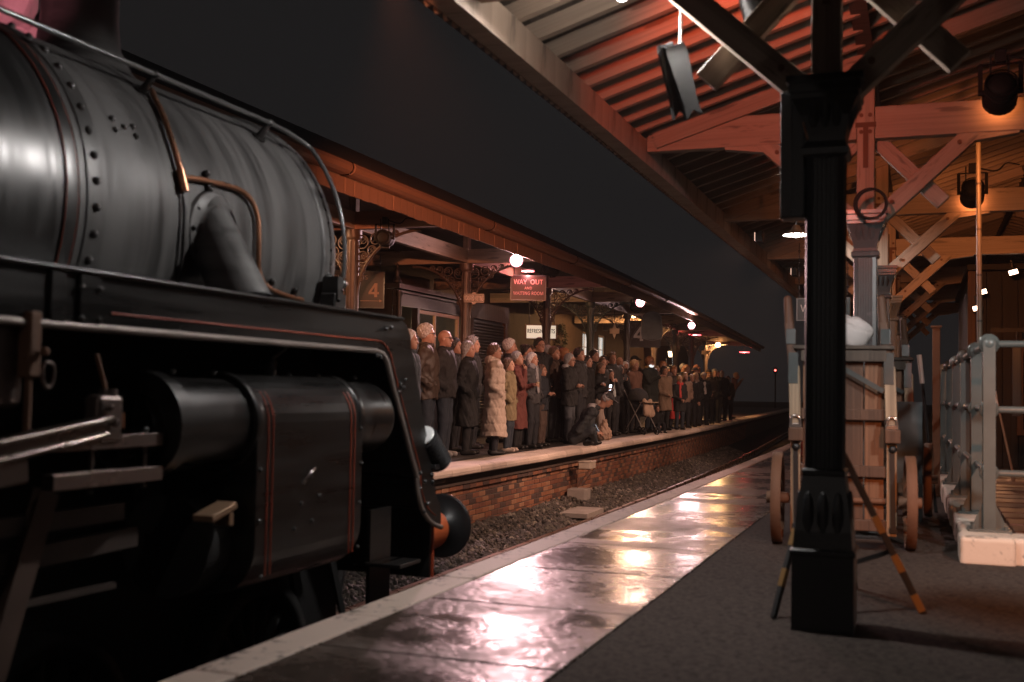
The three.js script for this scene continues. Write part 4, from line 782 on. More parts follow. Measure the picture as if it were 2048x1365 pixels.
{
  const pale = mat(0.62, 0.5, 0.45, 0.6), dark = mat(0.03, 0.022, 0.022, 0.35);
  signboard('way_out_sign', 'hanging maroon sign WAY OUT AND WAITING ROOM below bright floodlight', -7.05, 2.9, -19.9, 0.66, 0.46, mat(0.035, 0.016, 0.017, 0.35), [['WAY  OUT', 0.09, 0.07, 1.0], ['AND', 0.05, -0.03, 1.05], ['WAITING ROOM', 0.062, -0.135, 0.92]], mat(0.75, 0.42, 0.4, 0.6, {}), { rot: FACE, hang: 0.5 });
  const st = thing('red_strip_lamp', 'thin red glowing strip lamp above the way out sign', 'lamp', { pos: [-7.0, 3.2, -19.72], rot: FACE });
  part(st, 'tube', rod([-0.12, 0, 0], [0.12, 0, 0], 0.012), glow(1, 0.12, 0.14, 9)); part(st, 'holder', rbox(0.26, 0.03, 0.06, 0, 0.03, -0.01), M.ironBlack); point(st, 0, -0.03, 0.06, [1, 0.3, 0.28], 1.6, 1.5);
  signboard('name_sign', 'dark station name board HORSTED KEYNES on brown column', -7.12, 2.49, -17.35, 0.32, 0.125, dark, [['HORSTED KEYNES', 0.085, -0.04, 0.36]], mat(0.85, 0.75, 0.68, 0.6), { rot: FACE, font: sansBold });
  const tri = thing('sign_finials', 'pale half round caps above and below the station name board', 'sign', { pos: [-7.12, 2.49, -17.35], rot: FACE });
  part(tri, 'cap', merge([shapeXY([[-0.035, 0.072], [0.035, 0.072], [0.02, 0.1], [-0.02, 0.1]], 0.02), shapeXY([[-0.02, -0.105], [0.02, -0.105], [0.035, -0.072], [-0.035, -0.072]], 0.02)]), pale);
  signboard('platform_sign', 'dark platform board with pale 4 and arrow beside the smokebox', -9.05, 2.62, -16.8, 0.9, 0.62, dark, [['PLATFORMS', 0.075, 0.17, 1, -0.12], ['4', 0.24, -0.13, 1, 0.28], ['3', 0.24, -0.13, 1, -0.3]], mat(0.45, 0.3, 0.2, 0.6), { rot: FACE, font: sansBold, hang: 0.6 });
  const ar = thing('arrow_plate', 'thin pale arrow under the number 4 beside the smokebox', 'sign', { pos: [-9.05, 2.62, -16.8], rot: FACE });
  part(ar, 'arrow', merge([span([0.05, -0.2, 0.02], [0.38, -0.19, 0.026]), shapeXY([[0.38, -0.22], [0.43, -0.195], [0.38, -0.17]], 0.006).translate(0, 0, 0.02)]), mat(0.45, 0.3, 0.2, 0.6));
  const rf = thing('refreshments_sign', 'white lit box sign reading REFRESHMENTS behind an iron column', 'sign', { pos: [-8.5, 2.34, -25.0], rot: FACE });
  part(rf, 'box', rbox(0.78, 0.36, 0.12, -0.01, 0, -0.07, 0.01), M.brownTimber);
  part(rf, 'lit_face', rbox(0.7, 0.31, 0.012, -0.01, 0, -0.004, 0.003), glow(1, 0.9, 0.72, 0.5));
  part(rf, 'lettering', letters('REFRESHMENTS', 0.1, -0.01, -0.03, 0.003, sansBold, 0.64), mat(0.01, 0.01, 0.01, 0.7));
  for (const x of [-0.3, 0.3]) part(rf, 'hanger', rod([x, 0.18, -0.07], [x, 0.9, -0.07], 0.01), M.ironBlack);
  signboard('platform_number', 'brown hanging board with large pale 4 under rounded grey board', -7.5, 2.62, -31.3, 0.9, 0.75, mat(0.04, 0.025, 0.02, 0.5), [['4', 0.42, -0.2, 1.05, -0.15]], mat(0.5, 0.45, 0.42, 0.6), { rot: FACE, font: sansBold, hang: 0.7 });
  const gb = thing('arched_board', 'grey arch topped board hung by wires below canopy edge', 'sign', { pos: [-6.33, 2.62, -27.2], rot: FACE });
  const arch = [[-0.24, -0.34], [0.24, -0.34], [0.24, 0.16]]; for (let i = 1; i < 12; i++) { const a = Math.PI * i / 12; arch.push([0.24 * Math.cos(a), 0.16 + 0.19 * Math.sin(a)]); } arch.push([-0.24, 0.16]);
  part(gb, 'board', uvm(shapeXY(arch, 0.05, [], 0.006)), mat(0.16, 0.175, 0.18, 0.55, { map: T.mottle }));
  part(gb, 'rim', tube(arch.map(([x, y]) => [x * 0.93, y * 0.93, 0.056]), 0.012, 60, 6, true), mat(0.2, 0.21, 0.22, 0.5));
  part(gb, 'wire', merge([rod([-0.2, 0.3, 0.02], [-0.2, 0.62, 0.02], 0.006), rod([0.2, 0.3, 0.02], [0.2, 0.62, 0.02], 0.006)]), M.steel);
  part(gb, 'cable', tube([[-0.26, 0.1, 0], [-0.27, -0.1, 0.0], [-0.36, -0.22, 0], [-0.37, -0.3, 0], [-0.3, -0.32, 0], [-0.26, -0.28, 0]], 0.01, 30, 6), mat(0.5, 0.42, 0.35, 0.5));
  const tot = (label, x, y, z) => { const t = thing('target_sign', label, 'sign', { pos: [x, y, z], rot: FACE }); part(t, 'bar', rbox(0.24, 0.13, 0.03, 0, 0, 0, 0.005), mat(0.6, 0.42, 0.28, 0.5)); part(t, 'diamond', merge([shapeXY([[-0.045, 0.07], [0.045, 0.07], [0.0, 0.2]], 0.03).translate(0, 0, -0.015), shapeXY([[-0.045, -0.07], [0, -0.2], [0.045, -0.07]], 0.03).translate(0, 0, -0.015)]), mat(0.6, 0.46, 0.33, 0.5)); part(t, 'rod', rod([0, 0.19, 0], [0, 0.5, 0], 0.008), M.ironBlack); return t; };
  tot('small pale target sign hanging right of the green iron column', -7.0, 2.42, -26.1);
  tot('tiny pale target sign hanging over the far end of the crowd', -7.0, 2.35, -38.2);
  const wr = thing('wreath', 'large round dark wreath on the brown station wall', 'wreath', { pos: [-9.93 + bend(-32.2), 2.48, -32.2], rot: Math.PI / 2 });
  const leaves = []; for (let i = 0; i < 260; i++) { const a = rr(0, 6.283), R = 0.4 + rr(-0.1, 0.1), g = new THREE.ConeGeometry(0.02, 0.13, 4); g.rotateX(rr(-1.4, 1.4)); g.rotateZ(a + rr(-1.2, 1.2)); g.translate(R * Math.cos(a), R * Math.sin(a), rr(0.0, 0.1)); leaves.push(flat(g)); }
  part(wr, 'foliage', merge(leaves), mat(0.03, 0.035, 0.022, 0.8));
  part(wr, 'bow', merge([ball(0.1, -0.42, 0.1, 0.06), ball(-0.1, -0.42, 0.1, 0.06), ball(0, -0.42, 0.12, 0.035)]), mat(0.25, 0.06, 0.04, 0.6));
}
// ---------- lamps of the far platform ----------
function flood(label, x, y, z, to, col, cd, k, ang = 0.95, s = 1) {
  const t = thing('floodlight', label, 'floodlight', { pos: [x, y, z], group: 'floodlights under the far canopy edge' });
  part(t, 'housing', merge([lathe([[0.02, -0.16], [0.06, -0.16], [0.085, -0.1], [0.095, 0.0], [0.1, 0.02], [0.088, 0.02], [0.086, 0.0]], 20).rotateX(Math.PI / 2), rod([0, 0.09, -0.05], [0, 0.24, -0.05], 0.012), rbox(0.2, 0.02, 0.04, 0, 0.11, -0.05)]).scale(s, s, s), M.ironBlack);
  part(t, 'reflector_rim', ring(0.094 * s, 0.012 * s, 'z', 0, 0, 0.006 * s, 28, 6), glow(1, 0.3, 0.36, 3));
  part(t, 'lamp_face', lathe([[0, 0.012], [0.05, 0.01], [0.085, 0], [0, -0.004]], 24).rotateX(Math.PI / 2).scale(s, s, s), glow(1, 0.9, 0.93, k));
  const d = V(to[0] - x, to[1] - y, to[2] - z); t.rotation.y = Math.atan2(d.x, d.z);
  const L = Math.hypot(d.x, d.z);
  spot(t, [0, 0, 0.03 * s], [0, d.y, L], col, cd, ang, 0.6, 4);
  point(t, 0, -0.02, 0.05, col, cd * 0.085, 3);
}
flood('brightest floodlight, burning white under far canopy above the sign', -6.0, 2.99, -16.35, [-0.6, 0.2, -3.5], [1, 0.58, 0.6], 46, 60);
flood('white floodlight beside the arch topped grey board', -6.0 + bend(-24.8) * 0.3, 3.0, -24.8, [-1.2, 0.2, -6], [1, 0.56, 0.45], 17, 45);
flood('small far floodlight, last white lamp under the far canopy', -6.15, 2.87, -31.4, [-1.5, 0.2, -9], [1, 0.62, 0.6], 18, 40);
pendant('pendant_lamp', 'orange glowing pendant beside the arch topped grey board', -8.2, 3.25, -32.7, 4.0, [1, 0.5, 0.2], 26, 26, { r: 0.34, br: 0.1 });
pendant('pendant_lamp', 'orange glowing pendant over the far end of the crowd', -7.9, 2.95, -46.0, 4.0, [1, 0.5, 0.2], 20, 24, { r: 0.4, br: 0.12 });
pendant('pendant_lamp', 'orange pendant over the crowd hidden behind the smokebox', -7.9, 3.05, -12.6, 4.0, [1, 0.5, 0.25], 3.5, 20, { r: 0.24, br: 0.06 });
pendant('pendant_lamp', 'orange pendant lamp over people near the lit white sign', -8.6, 3.4, -23.6, 4.0, [1, 0.5, 0.22], 4, 20, { r: 0.2, br: 0.05 });
for (const [x, y, z, label] of [[-7.6, 3.02, -39.4, 'thin red strip lamp left of the farthest orange pendant'], [-7.4, 2.8, -50, 'thin red strip lamp at the far end of the canopy']]) {
  const t = thing('red_strip_lamp', label, 'lamp', { pos: [x, y, z], rot: FACE });
  part(t, 'tube', rod([-0.22, 0, 0], [0.22, 0, 0], 0.02), glow(1, 0.08, 0.1, 6)); part(t, 'holder', rbox(0.46, 0.03, 0.06, 0, 0.04, -0.01), M.ironBlack); part(t, 'stem', rod([0, 0.04, 0], [0, 0.8, 0], 0.01), M.ironBlack); point(t, 0, -0.04, 0.05, [1, 0.12, 0.1], 1.6, 2);
}
{
  const t = thing('wall_lantern', 'small lit lantern on a dark ladder like post behind the crowd', 'lantern', { pos: [-8.3, 0, -38.6] });
  part(t, 'post', merge([rod([-0.14, 0, 0], [-0.14, 2.15, 0], 0.02), rod([0.14, 0, 0], [0.14, 2.15, 0], 0.02), ...[0.5, 0.85, 1.2, 1.55, 1.9].map((y) => rod([-0.14, y, 0], [0.14, y, 0], 0.014))]), M.ironBlack);
  part(t, 'lantern_glass', lathe([[0, 0], [0.06, 0], [0.1, 0.2], [0, 0.2]], 6).translate(0, 2.2, 0), glow(1, 0.7, 0.4, 4));
  part(t, 'cap', lathe([[0.12, 0.2], [0.05, 0.29], [0.02, 0.36], [0, 0.36]], 6).translate(0, 2.2, 0), M.ironBlack);
  point(t, 0, 2.3, 0.12, [1, 0.6, 0.3], 2, 2);
  const pc = (label, x, y, z, turn) => parCan('stage_light', label, x, y, z, { turn, glow: 0.0, group: 'unlit stage lights under the far canopy' });
  pc('dark stage light hung under orange beam right of the smokebox', -6.75, 2.95, -13.25, 0.2);
  pc('dark stage light beside the brightest floodlight', -5.98, 3.02, -18.0, -0.4);
  pc('dark stage light hanging on pale beam beside grey board', -6.35, 2.95, -25.6, -0.2);
  const sg = thing('signal_lamp', 'single tiny red signal light in the dark beyond the platforms', 'signal', { pos: [-9.43, 2.6, -78] });
  part(sg, 'post', rod([0, -4.0, -0.1], [0, 0.2, -0.1], 0.05), M.ironBlack); part(sg, 'head', rbox(0.24, 0.4, 0.12, 0, 0, -0.07, 0.02), M.ironBlack); part(sg, 'lens', ball(0, 0, 0, 0.06), glow(1, 0.12, 0.1, 8));
  sg.position.set(-9.43, 2.6, -78);
}
// ---------- steam locomotive ----------
{
  const t = thing('steam_locomotive', 'black steam locomotive with red lining standing at the near platform', 'locomotive');
  const CXL = -3.74, CY = 1.63, R = 0.8;
  const boilerM = mat(0.012, 0.0116, 0.0114, 0.55, { map: T.drip, roughnessMap: T.dripRough, bumpMap: T.mid, bumpScale: 0.0006, clearcoat: 0.12, clearcoatRoughness: 0.3 });
  const smokeM = mat(0.062, 0.06, 0.059, 0.72, { map: T.drip, roughnessMap: T.dripRough, bumpMap: T.mid, bumpScale: 0.0008 });
  const paint = mat(0.013, 0.012, 0.0115, 0.5, { roughnessMap: T.dripRough, map: T.drip, bumpMap: T.mid, bumpScale: 0.0008 });
  const lining = mat(0.3, 0.05, 0.02, 0.55), edgeM = mat(0.22, 0.18, 0.16, 0.45, { map: T.streak, metal: 0.3 });
  const tubeZ = (r, z0, z1, seg = 64) => rod([CXL, CY, z0], [CXL, CY, z1], r, r, seg);
  const on = (deg, r, z) => [CXL + r * Math.cos(deg * Math.PI / 180), CY + r * Math.sin(deg * Math.PI / 180), z];
  // boiler with bands
  part(t, 'boiler', tubeZ(0.795, 2.5, -3.28), boilerM);
  for (const z of [-3.24, -1.7]) { const b = part(t, 'boiler_band', lathe([[0.797, -0.03], [0.803, -0.028], [0.803, 0.028], [0.797, 0.03]], 64).rotateX(Math.PI / 2).translate(CXL, CY, z), boilerM); for (const s of [-1, 1]) part(b, 'lining', ring(0.8015, 0.0022, 'z', CXL, CY, z + s * 0.03, 90, 5), lining); }
  // smokebox: shell, front ring, rivets, door
  part(t, 'smokebox', tubeZ(R, -3.28, -5.06, 72), smokeM);
  part(t, 'smokebox_ring', merge([lathe([[R - 0.02, 0], [R + 0.012, 0.004], [R + 0.016, 0.03], [R + 0.012, 0.13], [R - 0.03, 0.16], [R - 0.12, 0.165], [0.1, 0.165]], 72).rotateX(-Math.PI / 2).translate(CXL, CY, -5.05)]), smokeM);
  part(t, 'seam_strap', lathe([[R + 0.001, -0.045], [R + 0.007, -0.042], [R + 0.007, 0.042], [R + 0.001, 0.045]], 72).rotateX(Math.PI / 2).translate(CXL, CY, -3.36), smokeM);
  const rivet = (deg, r, z, s) => ball(...on(deg, r, z), s, 1, 8);
  const rv = (list) => list.forEach((g) => part(t, 'rivet', g, smokeM));
  rv([...Array(22)].map((_, i) => rivet(78 - i * 7.2, R + 0.008, -3.36, 0.017)));
  rv([[27.7, -3.541], [24, -3.537], [26, -3.6], [27.3, -3.661], [24.1, -3.66]].map(([d, z]) => rivet(d, R + 0.002, z, 0.013)));
  rv([...Array(26)].map((_, i) => rivet(86 - i * 5.2, R + 0.012, -5.13, 0.0085)));
  const door = mat(0.5, 0.44, 0.41, 0.65, { map: T.streak, bumpMap: T.mid, bumpScale: 0.002 });
  part(t, 'smokebox_door', lathe([[0.66, 0], [0.67, 0.02], [0.64, 0.07], [0.52, 0.14], [0.35, 0.19], [0.15, 0.215], [0, 0.22]], 64).rotateX(-Math.PI / 2).translate(CXL, CY - 0.02, -5.215), door);
  part(t, 'door_hinge', merge([beam(on(30, 0.5, -5.37), on(200, 0.5, -5.37), 0.05, 0.02), beam(on(-25, 0.5, -5.37), on(205, 0.5, -5.37), 0.05, 0.02), rod([CXL, CY, -5.4], [CXL, CY, -5.5], 0.03)]), paint);
  // chimney, dome and other mountings
  part(t, 'chimney', lathe([[0.27, -0.02], [0.235, 0.03], [0.19, 0.12], [0.175, 0.25], [0.175, 0.6], [0.205, 0.62], [0.22, 0.68], [0.2, 0.72], [0.15, 0.72]], 40).translate(CXL, CY + R - 0.02, -4.13), smokeM);
  part(t, 'dome', lathe([[0.5, -0.06], [0.44, 0.0], [0.4, 0.1], [0.38, 0.25], [0.3, 0.36], [0.15, 0.41], [0, 0.42]], 40).translate(CXL, CY + R, -1.2), boilerM);
  part(t, 'top_feed', merge([rbox(0.5, 0.3, 0.36, CXL, CY + R + 0.1, -2.45, 0.05), rod([CXL - 0.2, CY + R + 0.2, -2.45], [CXL + 0.2, CY + R + 0.2, -2.45], 0.09)]), boilerM);
  // handrail along the boiler and down round the front
  const rail = []; for (let z = 1.5; z > -4.8; z -= 0.5) rail.push(on(48, 0.9, z)); rail.push(on(47.5, 0.9, -4.86), on(45.5, 0.9, -5.0)); for (let d = 41; d >= -9; d -= 4) rail.push(on(d, 0.9, -5.12));
  const steelDark = mat(0.1, 0.1, 0.1, 0.28, { metal: 0.5 });
  part(t, 'handrail', tube(rail, 0.0125, 160, 8), steelDark);
  for (const z of [-1.0, -2.45, -3.93, -4.84]) { const a = on(48, 0.795, z), b = on(48, 0.9, z); part(t, 'handrail_post', merge([rod(a, b, 0.022, 0.013), ball(...b, 0.021), rod(on(48, 0.796, z), on(48, 0.808, z), 0.04)]), paint); }
  { const b = on(-9, 0.9, -5.12); part(t, 'handrail_post', merge([ball(...b, 0.028), rod(on(-9, 0.8, -5.12), b, 0.022), ball(...on(-8, 0.83, -5.1), 0.03), ball(...on(-12, 0.86, -5.12), 0.014)]), steelDark); }
  part(t, 'lamp_iron', merge([beam([-2.87, 1.4, -5.06], [-2.87, 1.52, -5.06], 0.06, 0.09), rbox(0.09, 0.13, 0.12, -2.88, 1.37, -5.08, 0.01), ball(-2.83, 1.45, -5.08, 0.012), ball(-2.83, 1.4, -5.05, 0.012)]), paint);
  // pipes on the smokebox side
  const pipe = [[48.5, -3.985], [43, -3.94], [36, -3.91], [28, -3.885], [22, -3.878], [15, -3.88], [11.5, -3.882]].map(([d, z]) => on(d, R + 0.022, z));
  part(t, 'lubricator_pipe', tube(pipe, 0.0125, 40, 8), M.copper);
  part(t, 'pipe_tee', rod(on(16, R + 0.022, -3.878), on(9.5, R + 0.022, -3.885), 0.02, 0.02, 10), M.copper);
  part(t, 'lubricator_pipe', tube([[10, -3.883], [3, -3.882], [-4, -3.882], [-12, -3.895], [-19, -3.91]].map(([d, z]) => on(d, R + 0.016, z)), 0.008, 30, 6), paint);
  part(t, 'seam_line', lathe([[R + 0.001, -0.022], [R + 0.005, -0.02], [R + 0.005, 0.02], [R + 0.001, 0.022]], 72).rotateX(Math.PI / 2).translate(CXL, CY, -3.93), smokeM);
  const br = [[14, -3.9], [14.8, -4.0], [15.3, -4.12], [15.6, -4.24], [15.0, -4.34], [12.5, -4.4], [8, -4.43], [2, -4.434], [-4, -4.438], [-9, -4.455], [-12.5, -4.5], [-14.6, -4.56], [-15.7, -4.64], [-16.6, -4.76], [-17.2, -4.9]].map(([d, z]) => on(d, R + 0.022, z));
  part(t, 'oil_pipe', tube(br, 0.0125, 80, 8), M.copper);
  for (const [d, z] of [[15.3, -4.08], [-15.3, -4.6], [-17, -4.82]]) part(t, 'pipe_clip', merge([rod(on(d + 2.6, R + 0.01, z), on(d - 2.6, R + 0.01, z), 0.013), ball(...on(d + 2.6, R + 0.014, z), 0.018), ball(...on(d - 2.6, R + 0.014, z), 0.018), rod(on(d, R, z), on(d, R + 0.03, z), 0.016)]), paint);
  // steam pipe from the smokebox to the cylinder
  part(t, 'steam_pipe', merge([rod([-3.06, 1.8, -4.14], [-2.7, 1.27, -4.02], 0.1, 0.125, 40)]), smokeM);
  { const g = lathe([[0.1, -0.03], [0.185, -0.03], [0.185, 0.006], [0.172, 0.014], [0.13, 0.02], [0.12, 0.05]], 36); g.rotateZ(-Math.PI / 2 - 0.02); g.translate(-2.945, 1.62, -4.11); const f = part(t, 'steam_pipe_flange', uvm(g), smokeM); for (let i = 0; i < 10; i++) { const a = i * Math.PI / 5; part(f, 'bolt', ball(-2.925 - 0.012 * Math.abs(Math.sin(a)), 1.62 + 0.157 * Math.sin(a), -4.11 + 0.157 * Math.cos(a), 0.012, 1, 7), paint); } }
  // running plate and valance: one long side plate that drops in a curve to the buffer beam
  const SX = -2.5;
  const arcp = (cx, cy, r, a0, a1, n) => [...Array(n + 1)].map((_, i) => { const a = (a0 + (a1 - a0) * i / n) * Math.PI / 180; return [cx + r * Math.cos(a), cy + r * Math.sin(a)]; });
  const inner = [[-2.2, 1.126], ...arcp(4.86, 1.0, 0.126, 90, 18, 7), [5.33, 0.49], ...[...Array(7)].map((_, i) => { const u = i / 6; return [5.33 + 0.05 * u + 0.29 * u * u, 0.49 - 0.31 * u * (1.62 - 0.62 * u)]; })];
  const outer = [[5.67, 0.235], [5.655, 0.3], [5.6, 0.36], [5.5, 0.6], [5.26, 1.12], ...arcp(5.1, 1.157, 0.14, 0, 90, 6), [-2.2, 1.297]];
  const plateFix = shapeXY([...inner, ...outer].map(([z, y]) => [z, y]), 0.014); // in (z', y)
  plateFix.applyMatrix4(new THREE.Matrix4().set(0, 0, 1, SX - 0.014, 0, 1, 0, 0, -1, 0, 0, 0, 0, 0, 0, 1));
  part(t, 'valance', uvm(plateFix), paint);
  const along = (pts, off, r, n) => { const q = pts.map(([z, y], i) => { const a = pts[Math.max(0, i - 1)], b = pts[Math.min(pts.length - 1, i + 1)], dx = b[0] - a[0], dy = b[1] - a[1], L = Math.hypot(dx, dy) || 1; return [SX + 0.002, y + off * dx / L, -(z - off * dy / L)]; }); return tube(q, r, n, 6); };
  part(t, 'valance_edge', along([[-2.2, 1.126], [0, 1.126], [2, 1.126], [4, 1.126], ...inner.slice(1)], 0.0, 0.014, 140), edgeM);
  part(t, 'lining', along([[2.95, 1.126], [3.6, 1.126], [4.2, 1.126], [4.6, 1.126], ...inner.slice(1, -1)], 0.052, 0.0032, 120), lining);
  part(t, 'running_plate', merge([span([-3.3, 1.297, -5.12], [SX + 0.015, 1.309, 2.2]), rod([SX + 0.012, 1.303, 2.2], [SX + 0.012, 1.303, -5.1], 0.009, 0.009, 8)]), paint);
  part(t, 'front_plate', merge([beam([-3.74, 1.29, -5.1], [-3.74, 0.3, -5.6], 2.44, 0.012), beam([-3.74, 0.29, -5.6], [-3.74, 0.27, -5.72], 2.44, 0.012)]), paint);
  part(t, 'plate_joint', merge([rbox(0.016, 0.17, 0.09, SX + 0.004, 1.21, -2.84, 0.003), rbox(0.016, 0.17, 0.06, SX + 0.004, 1.21, -2.7, 0.003)]), paint);
  const bolt = (x, y, z, s = 0.011) => part(t, 'bolt', ball(x, y, z, s, 1, 7), steelDark);
  for (const [y, z] of [[1.25, -2.8], [1.15, -2.8], [1.25, -2.88], [1.15, -2.88], [1.25, -4.98], [1.24, -4.93], [1.1, -4.87], [1.105, -4.83], [0.97, -5.1], [0.95, -5.14], [0.99, -5.16], [0.93, -5.09], [0.5, -5.36], [0.45, -5.42], [0.42, -5.36], [0.33, -5.46], [0.29, -5.42]]) bolt(SX + 0.012, y, z);
  // valve chest drum, clothing over the cylinder
  const DX = -2.62, DY = 0.8, DR = 0.175;
  const prof = [...arcp(DX, DY, DR + 0.015, 180, 0, 16), [-2.43, 0.5], ...arcp(-2.62, 0.32, 0.19, 0, -90, 8), [-3.0, 0.13], [-3.0, 0.8]];
  part(t, 'cylinder_clothing', uvm(shapeXY(prof.reverse(), 0.86, [], 0.004).translate(0, 0, -4.58)), paint);
  part(t, 'valve_chest', merge([rod([DX, DY, -3.3], [DX, DY, -3.72], DR, DR, 40)]), paint);
  part(t, 'valve_cover', merge([rod([DX, DY, -3.24], [DX, DY, -3.31], DR + 0.022, DR + 0.022, 40), rod([DX, DY, -3.2], [DX, DY, -3.25], DR * 0.6, DR * 0.7, 24)]), paint);
  part(t, 'valve_end', lathe([[0, 0.4], [DR - 0.04, 0.4], [DR - 0.01, 0.385], [DR, 0.35], [DR, 0]], 40).rotateX(-Math.PI / 2).translate(DX, DY, -4.585), paint);
  for (const z of [-3.73, -4.57]) part(t, 'clothing_band', lathe([[DR + 0.02, -0.022], [DR + 0.027, -0.02], [DR + 0.027, 0.02], [DR + 0.02, 0.022]], 40).rotateX(Math.PI / 2).translate(DX, DY, z), paint);
  const liner = (z) => tube([...arcp(DX, DY, DR + 0.02, 40, 2, 5).map(([x, y]) => [x, y, z]), [-2.424, 0.6, z], [-2.424, 0.4, z], [-2.424, 0.2, z]], 0.0032, 40, 6);
  for (const z of [-3.79, -3.825, -4.47, -4.505]) part(t, 'lining', liner(z), lining);
  for (const [y, z] of [[0.62, -3.74], [0.42, -3.74], [0.2, -3.76], [0.76, -4.56], [0.6, -4.57], [0.42, -4.56], [0.22, -4.55], [0.57, -4.12], [0.46, -4.05], [0.48, -4.2], [0.38, -4.14], [0.36, -4.0]]) bolt(-2.422, y, z, 0.009);
  for (const z of [-3.4, -3.65, -4.2, -4.45, -4.8]) bolt(DX + 0.03, DY + DR + 0.02, z, 0.011);
  part(t, 'drain_handle', tube([[-2.425, 0.54, -4.06], [-2.41, 0.58, -4.09], [-2.41, 0.6, -4.13], [-2.425, 0.6, -4.16]], 0.007, 14, 6), M.steel);
  part(t, 'relief_valve', merge([rod([DX, 0.95, -4.08], [DX, 1.02, -4.08], 0.035), ball(DX, 1.04, -4.08, 0.036), rod([DX, 1.06, -4.08], [DX + 0.03, 1.12, -4.16], 0.016), rbox(0.06, 0.012, 0.16, DX, 0.985, -4.05)]), paint);
  part(t, 'cylinder', merge([rod([-2.72, 0.33, -3.55], [-2.72, 0.33, -4.72], 0.2, 0.2, 32), rod([-2.72, 0.33, -4.7], [-2.72, 0.33, -4.78], 0.16, 0.12, 24)]), M.soot);
  part(t, 'bracket_step', merge([rbox(0.09, 0.025, 0.16, -2.48, 0.475, -3.53, 0.004, 0.25), rbox(0.07, 0.05, 0.03, -2.49, 0.44, -3.6, 0.004)]), mat(0.3, 0.19, 0.12, 0.45, { metal: 0.5 }));
  // motion: slide bars, crosshead, rods, links
  const dull = mat(0.19, 0.15, 0.135, 0.42, { metal: 0.7, roughnessMap: T.roughMottle }), bright = mat(0.2, 0.165, 0.145, 0.4, { metal: 0.95, roughnessMap: T.roughMottle });
  part(t, 'slide_bar', rbox(0.05, 0.045, 0.52, -2.5, 0.757, -2.95, 0.004), dull);
  part(t, 'slide_bar', rbox(0.05, 0.05, 0.52, -2.5, 0.64, -2.95, 0.004), dull);
  for (const z of [-2.88, -3.14]) { part(t, 'spacer', rod([-2.5, 0.665, z], [-2.5, 0.735, z], 0.008), dull); bolt(-2.5, 0.79, z, 0.012); bolt(-2.5, 0.6, z, 0.01); }
  part(t, 'crosshead', merge([rbox(0.07, 0.16, 0.12, -2.5, 0.83, -2.93, 0.02), ball(-2.45, 0.82, -2.93, 0.014), ball(-2.455, 0.87, -2.91, 0.012), rod([-2.5, 0.88, -2.95], [-2.5, 0.93, -2.95], 0.03)]), dull);
  const rodShape = (a, b, h) => { const g = beam(a, b, 0.045, h, 0.008); return g; };
  part(t, 'connecting_rod', merge([rodShape([-2.47, 0.805, -2.88], [-2.47, 0.715, -2.2], 0.07), rodShape([-2.446, 0.835, -2.9], [-2.446, 0.745, -2.2], 0.018), rodShape([-2.446, 0.785, -2.88], [-2.446, 0.69, -2.2], 0.018)]), bright);
  part(t, 'coupling_rod', rodShape([-2.46, 0.7, -2.55], [-2.46, 0.6, -1.4], 0.09), bright);
  part(t, 'eccentric_rod', merge([rod([-2.5, 1.14, -2.6], [-2.5, 0.74, -2.6], 0.011), rbox(0.05, 0.2, 0.05, -2.5, 1.06, -2.6, 0.01), ball(-2.46, 1.04, -2.62, 0.014)]), M.rust);
  part(t, 'lifting_link', rod([-2.52, 1.04, -2.913], [-2.5, 0.83, -2.976], 0.008), M.rust);
  part(t, 'expansion_link', merge([rbox(0.06, 0.3, 0.12, -2.56, 1.02, -2.56, 0.03), tube([[-2.5, 1.0, -2.66], [-2.5, 0.95, -2.66], [-2.5, 0.93, -2.68], [-2.5, 0.95, -2.7], [-2.5, 1.0, -2.7], [-2.5, 1.01, -2.68]], 0.006, 24, 6, true)]), dull);
  part(t, 'oil_cup', rod([-2.49, 0.8, -3.0], [-2.49, 0.85, -3.0], 0.014), M.copper);
  // frames, wheels, brake gear below
  part(t, 'frame', merge([span([-3.1, -0.35, -5.5], [-3.05, 1.2, 2.2]), span([-4.43, -0.35, -5.5], [-4.38, 1.2, 2.2]), span([-4.98, 0.8, -4.6], [-3.1, 1.28, -3.7])]), M.soot);
  part(t, 'ashpan', span([-4.3, -0.4, -3.0], [-3.2, 0.9, 2.2]), M.soot);
  const wheelG = (R, z) => merge([lathe([[R - 0.09, -0.07], [R + 0.02, -0.07], [R + 0.02, -0.045], [R, -0.04], [R - 0.005, 0.06], [R - 0.08, 0.065], [R - 0.09, -0.07]], 48).rotateZ(-Math.PI / 2).translate(-2.99, -0.885 + R, z), rod([-3.05, -0.885 + R, z], [-2.9, -0.885 + R, z], 0.14, 0.13, 24), ...[...Array(16)].map((_, i) => { const a = i * Math.PI / 8; return rod([-2.99, -0.885 + R, z], [-2.99, -0.885 + R + (R - 0.06) * Math.sin(a), z + (R - 0.06) * Math.cos(a)], 0.035, 0.024, 6); })]);
  for (const z of [-1.9, 0.1]) { part(t, 'driving_wheel', wheelG(0.86, z), M.soot); }
  part(t, 'leading_wheel', wheelG(0.46, -4.55), M.soot); part(t, 'leading_wheel', wheelG(0.46, -3.2), M.soot);
  part(t, 'brake_hanger', merge([beam([-2.62, 0.6, -2.82], [-2.62, 0.05, -2.62], 0.03, 0.085)]), mat(0.09, 0.055, 0.042, 0.6, { map: T.mottle }));
  part(t, 'stretcher', merge([beam([-2.64, 0.5, -2.3], [-2.64, 0.5, -3.2], 0.03, 0.06), beam([-2.66, 0.38, -2.4], [-2.66, 0.4, -3.3], 0.03, 0.07), beam([-2.66, 0.25, -2.3], [-2.66, 0.24, -3.2], 0.02, 0.02)]), mat(0.055, 0.04, 0.034, 0.55, { map: T.mottle }));
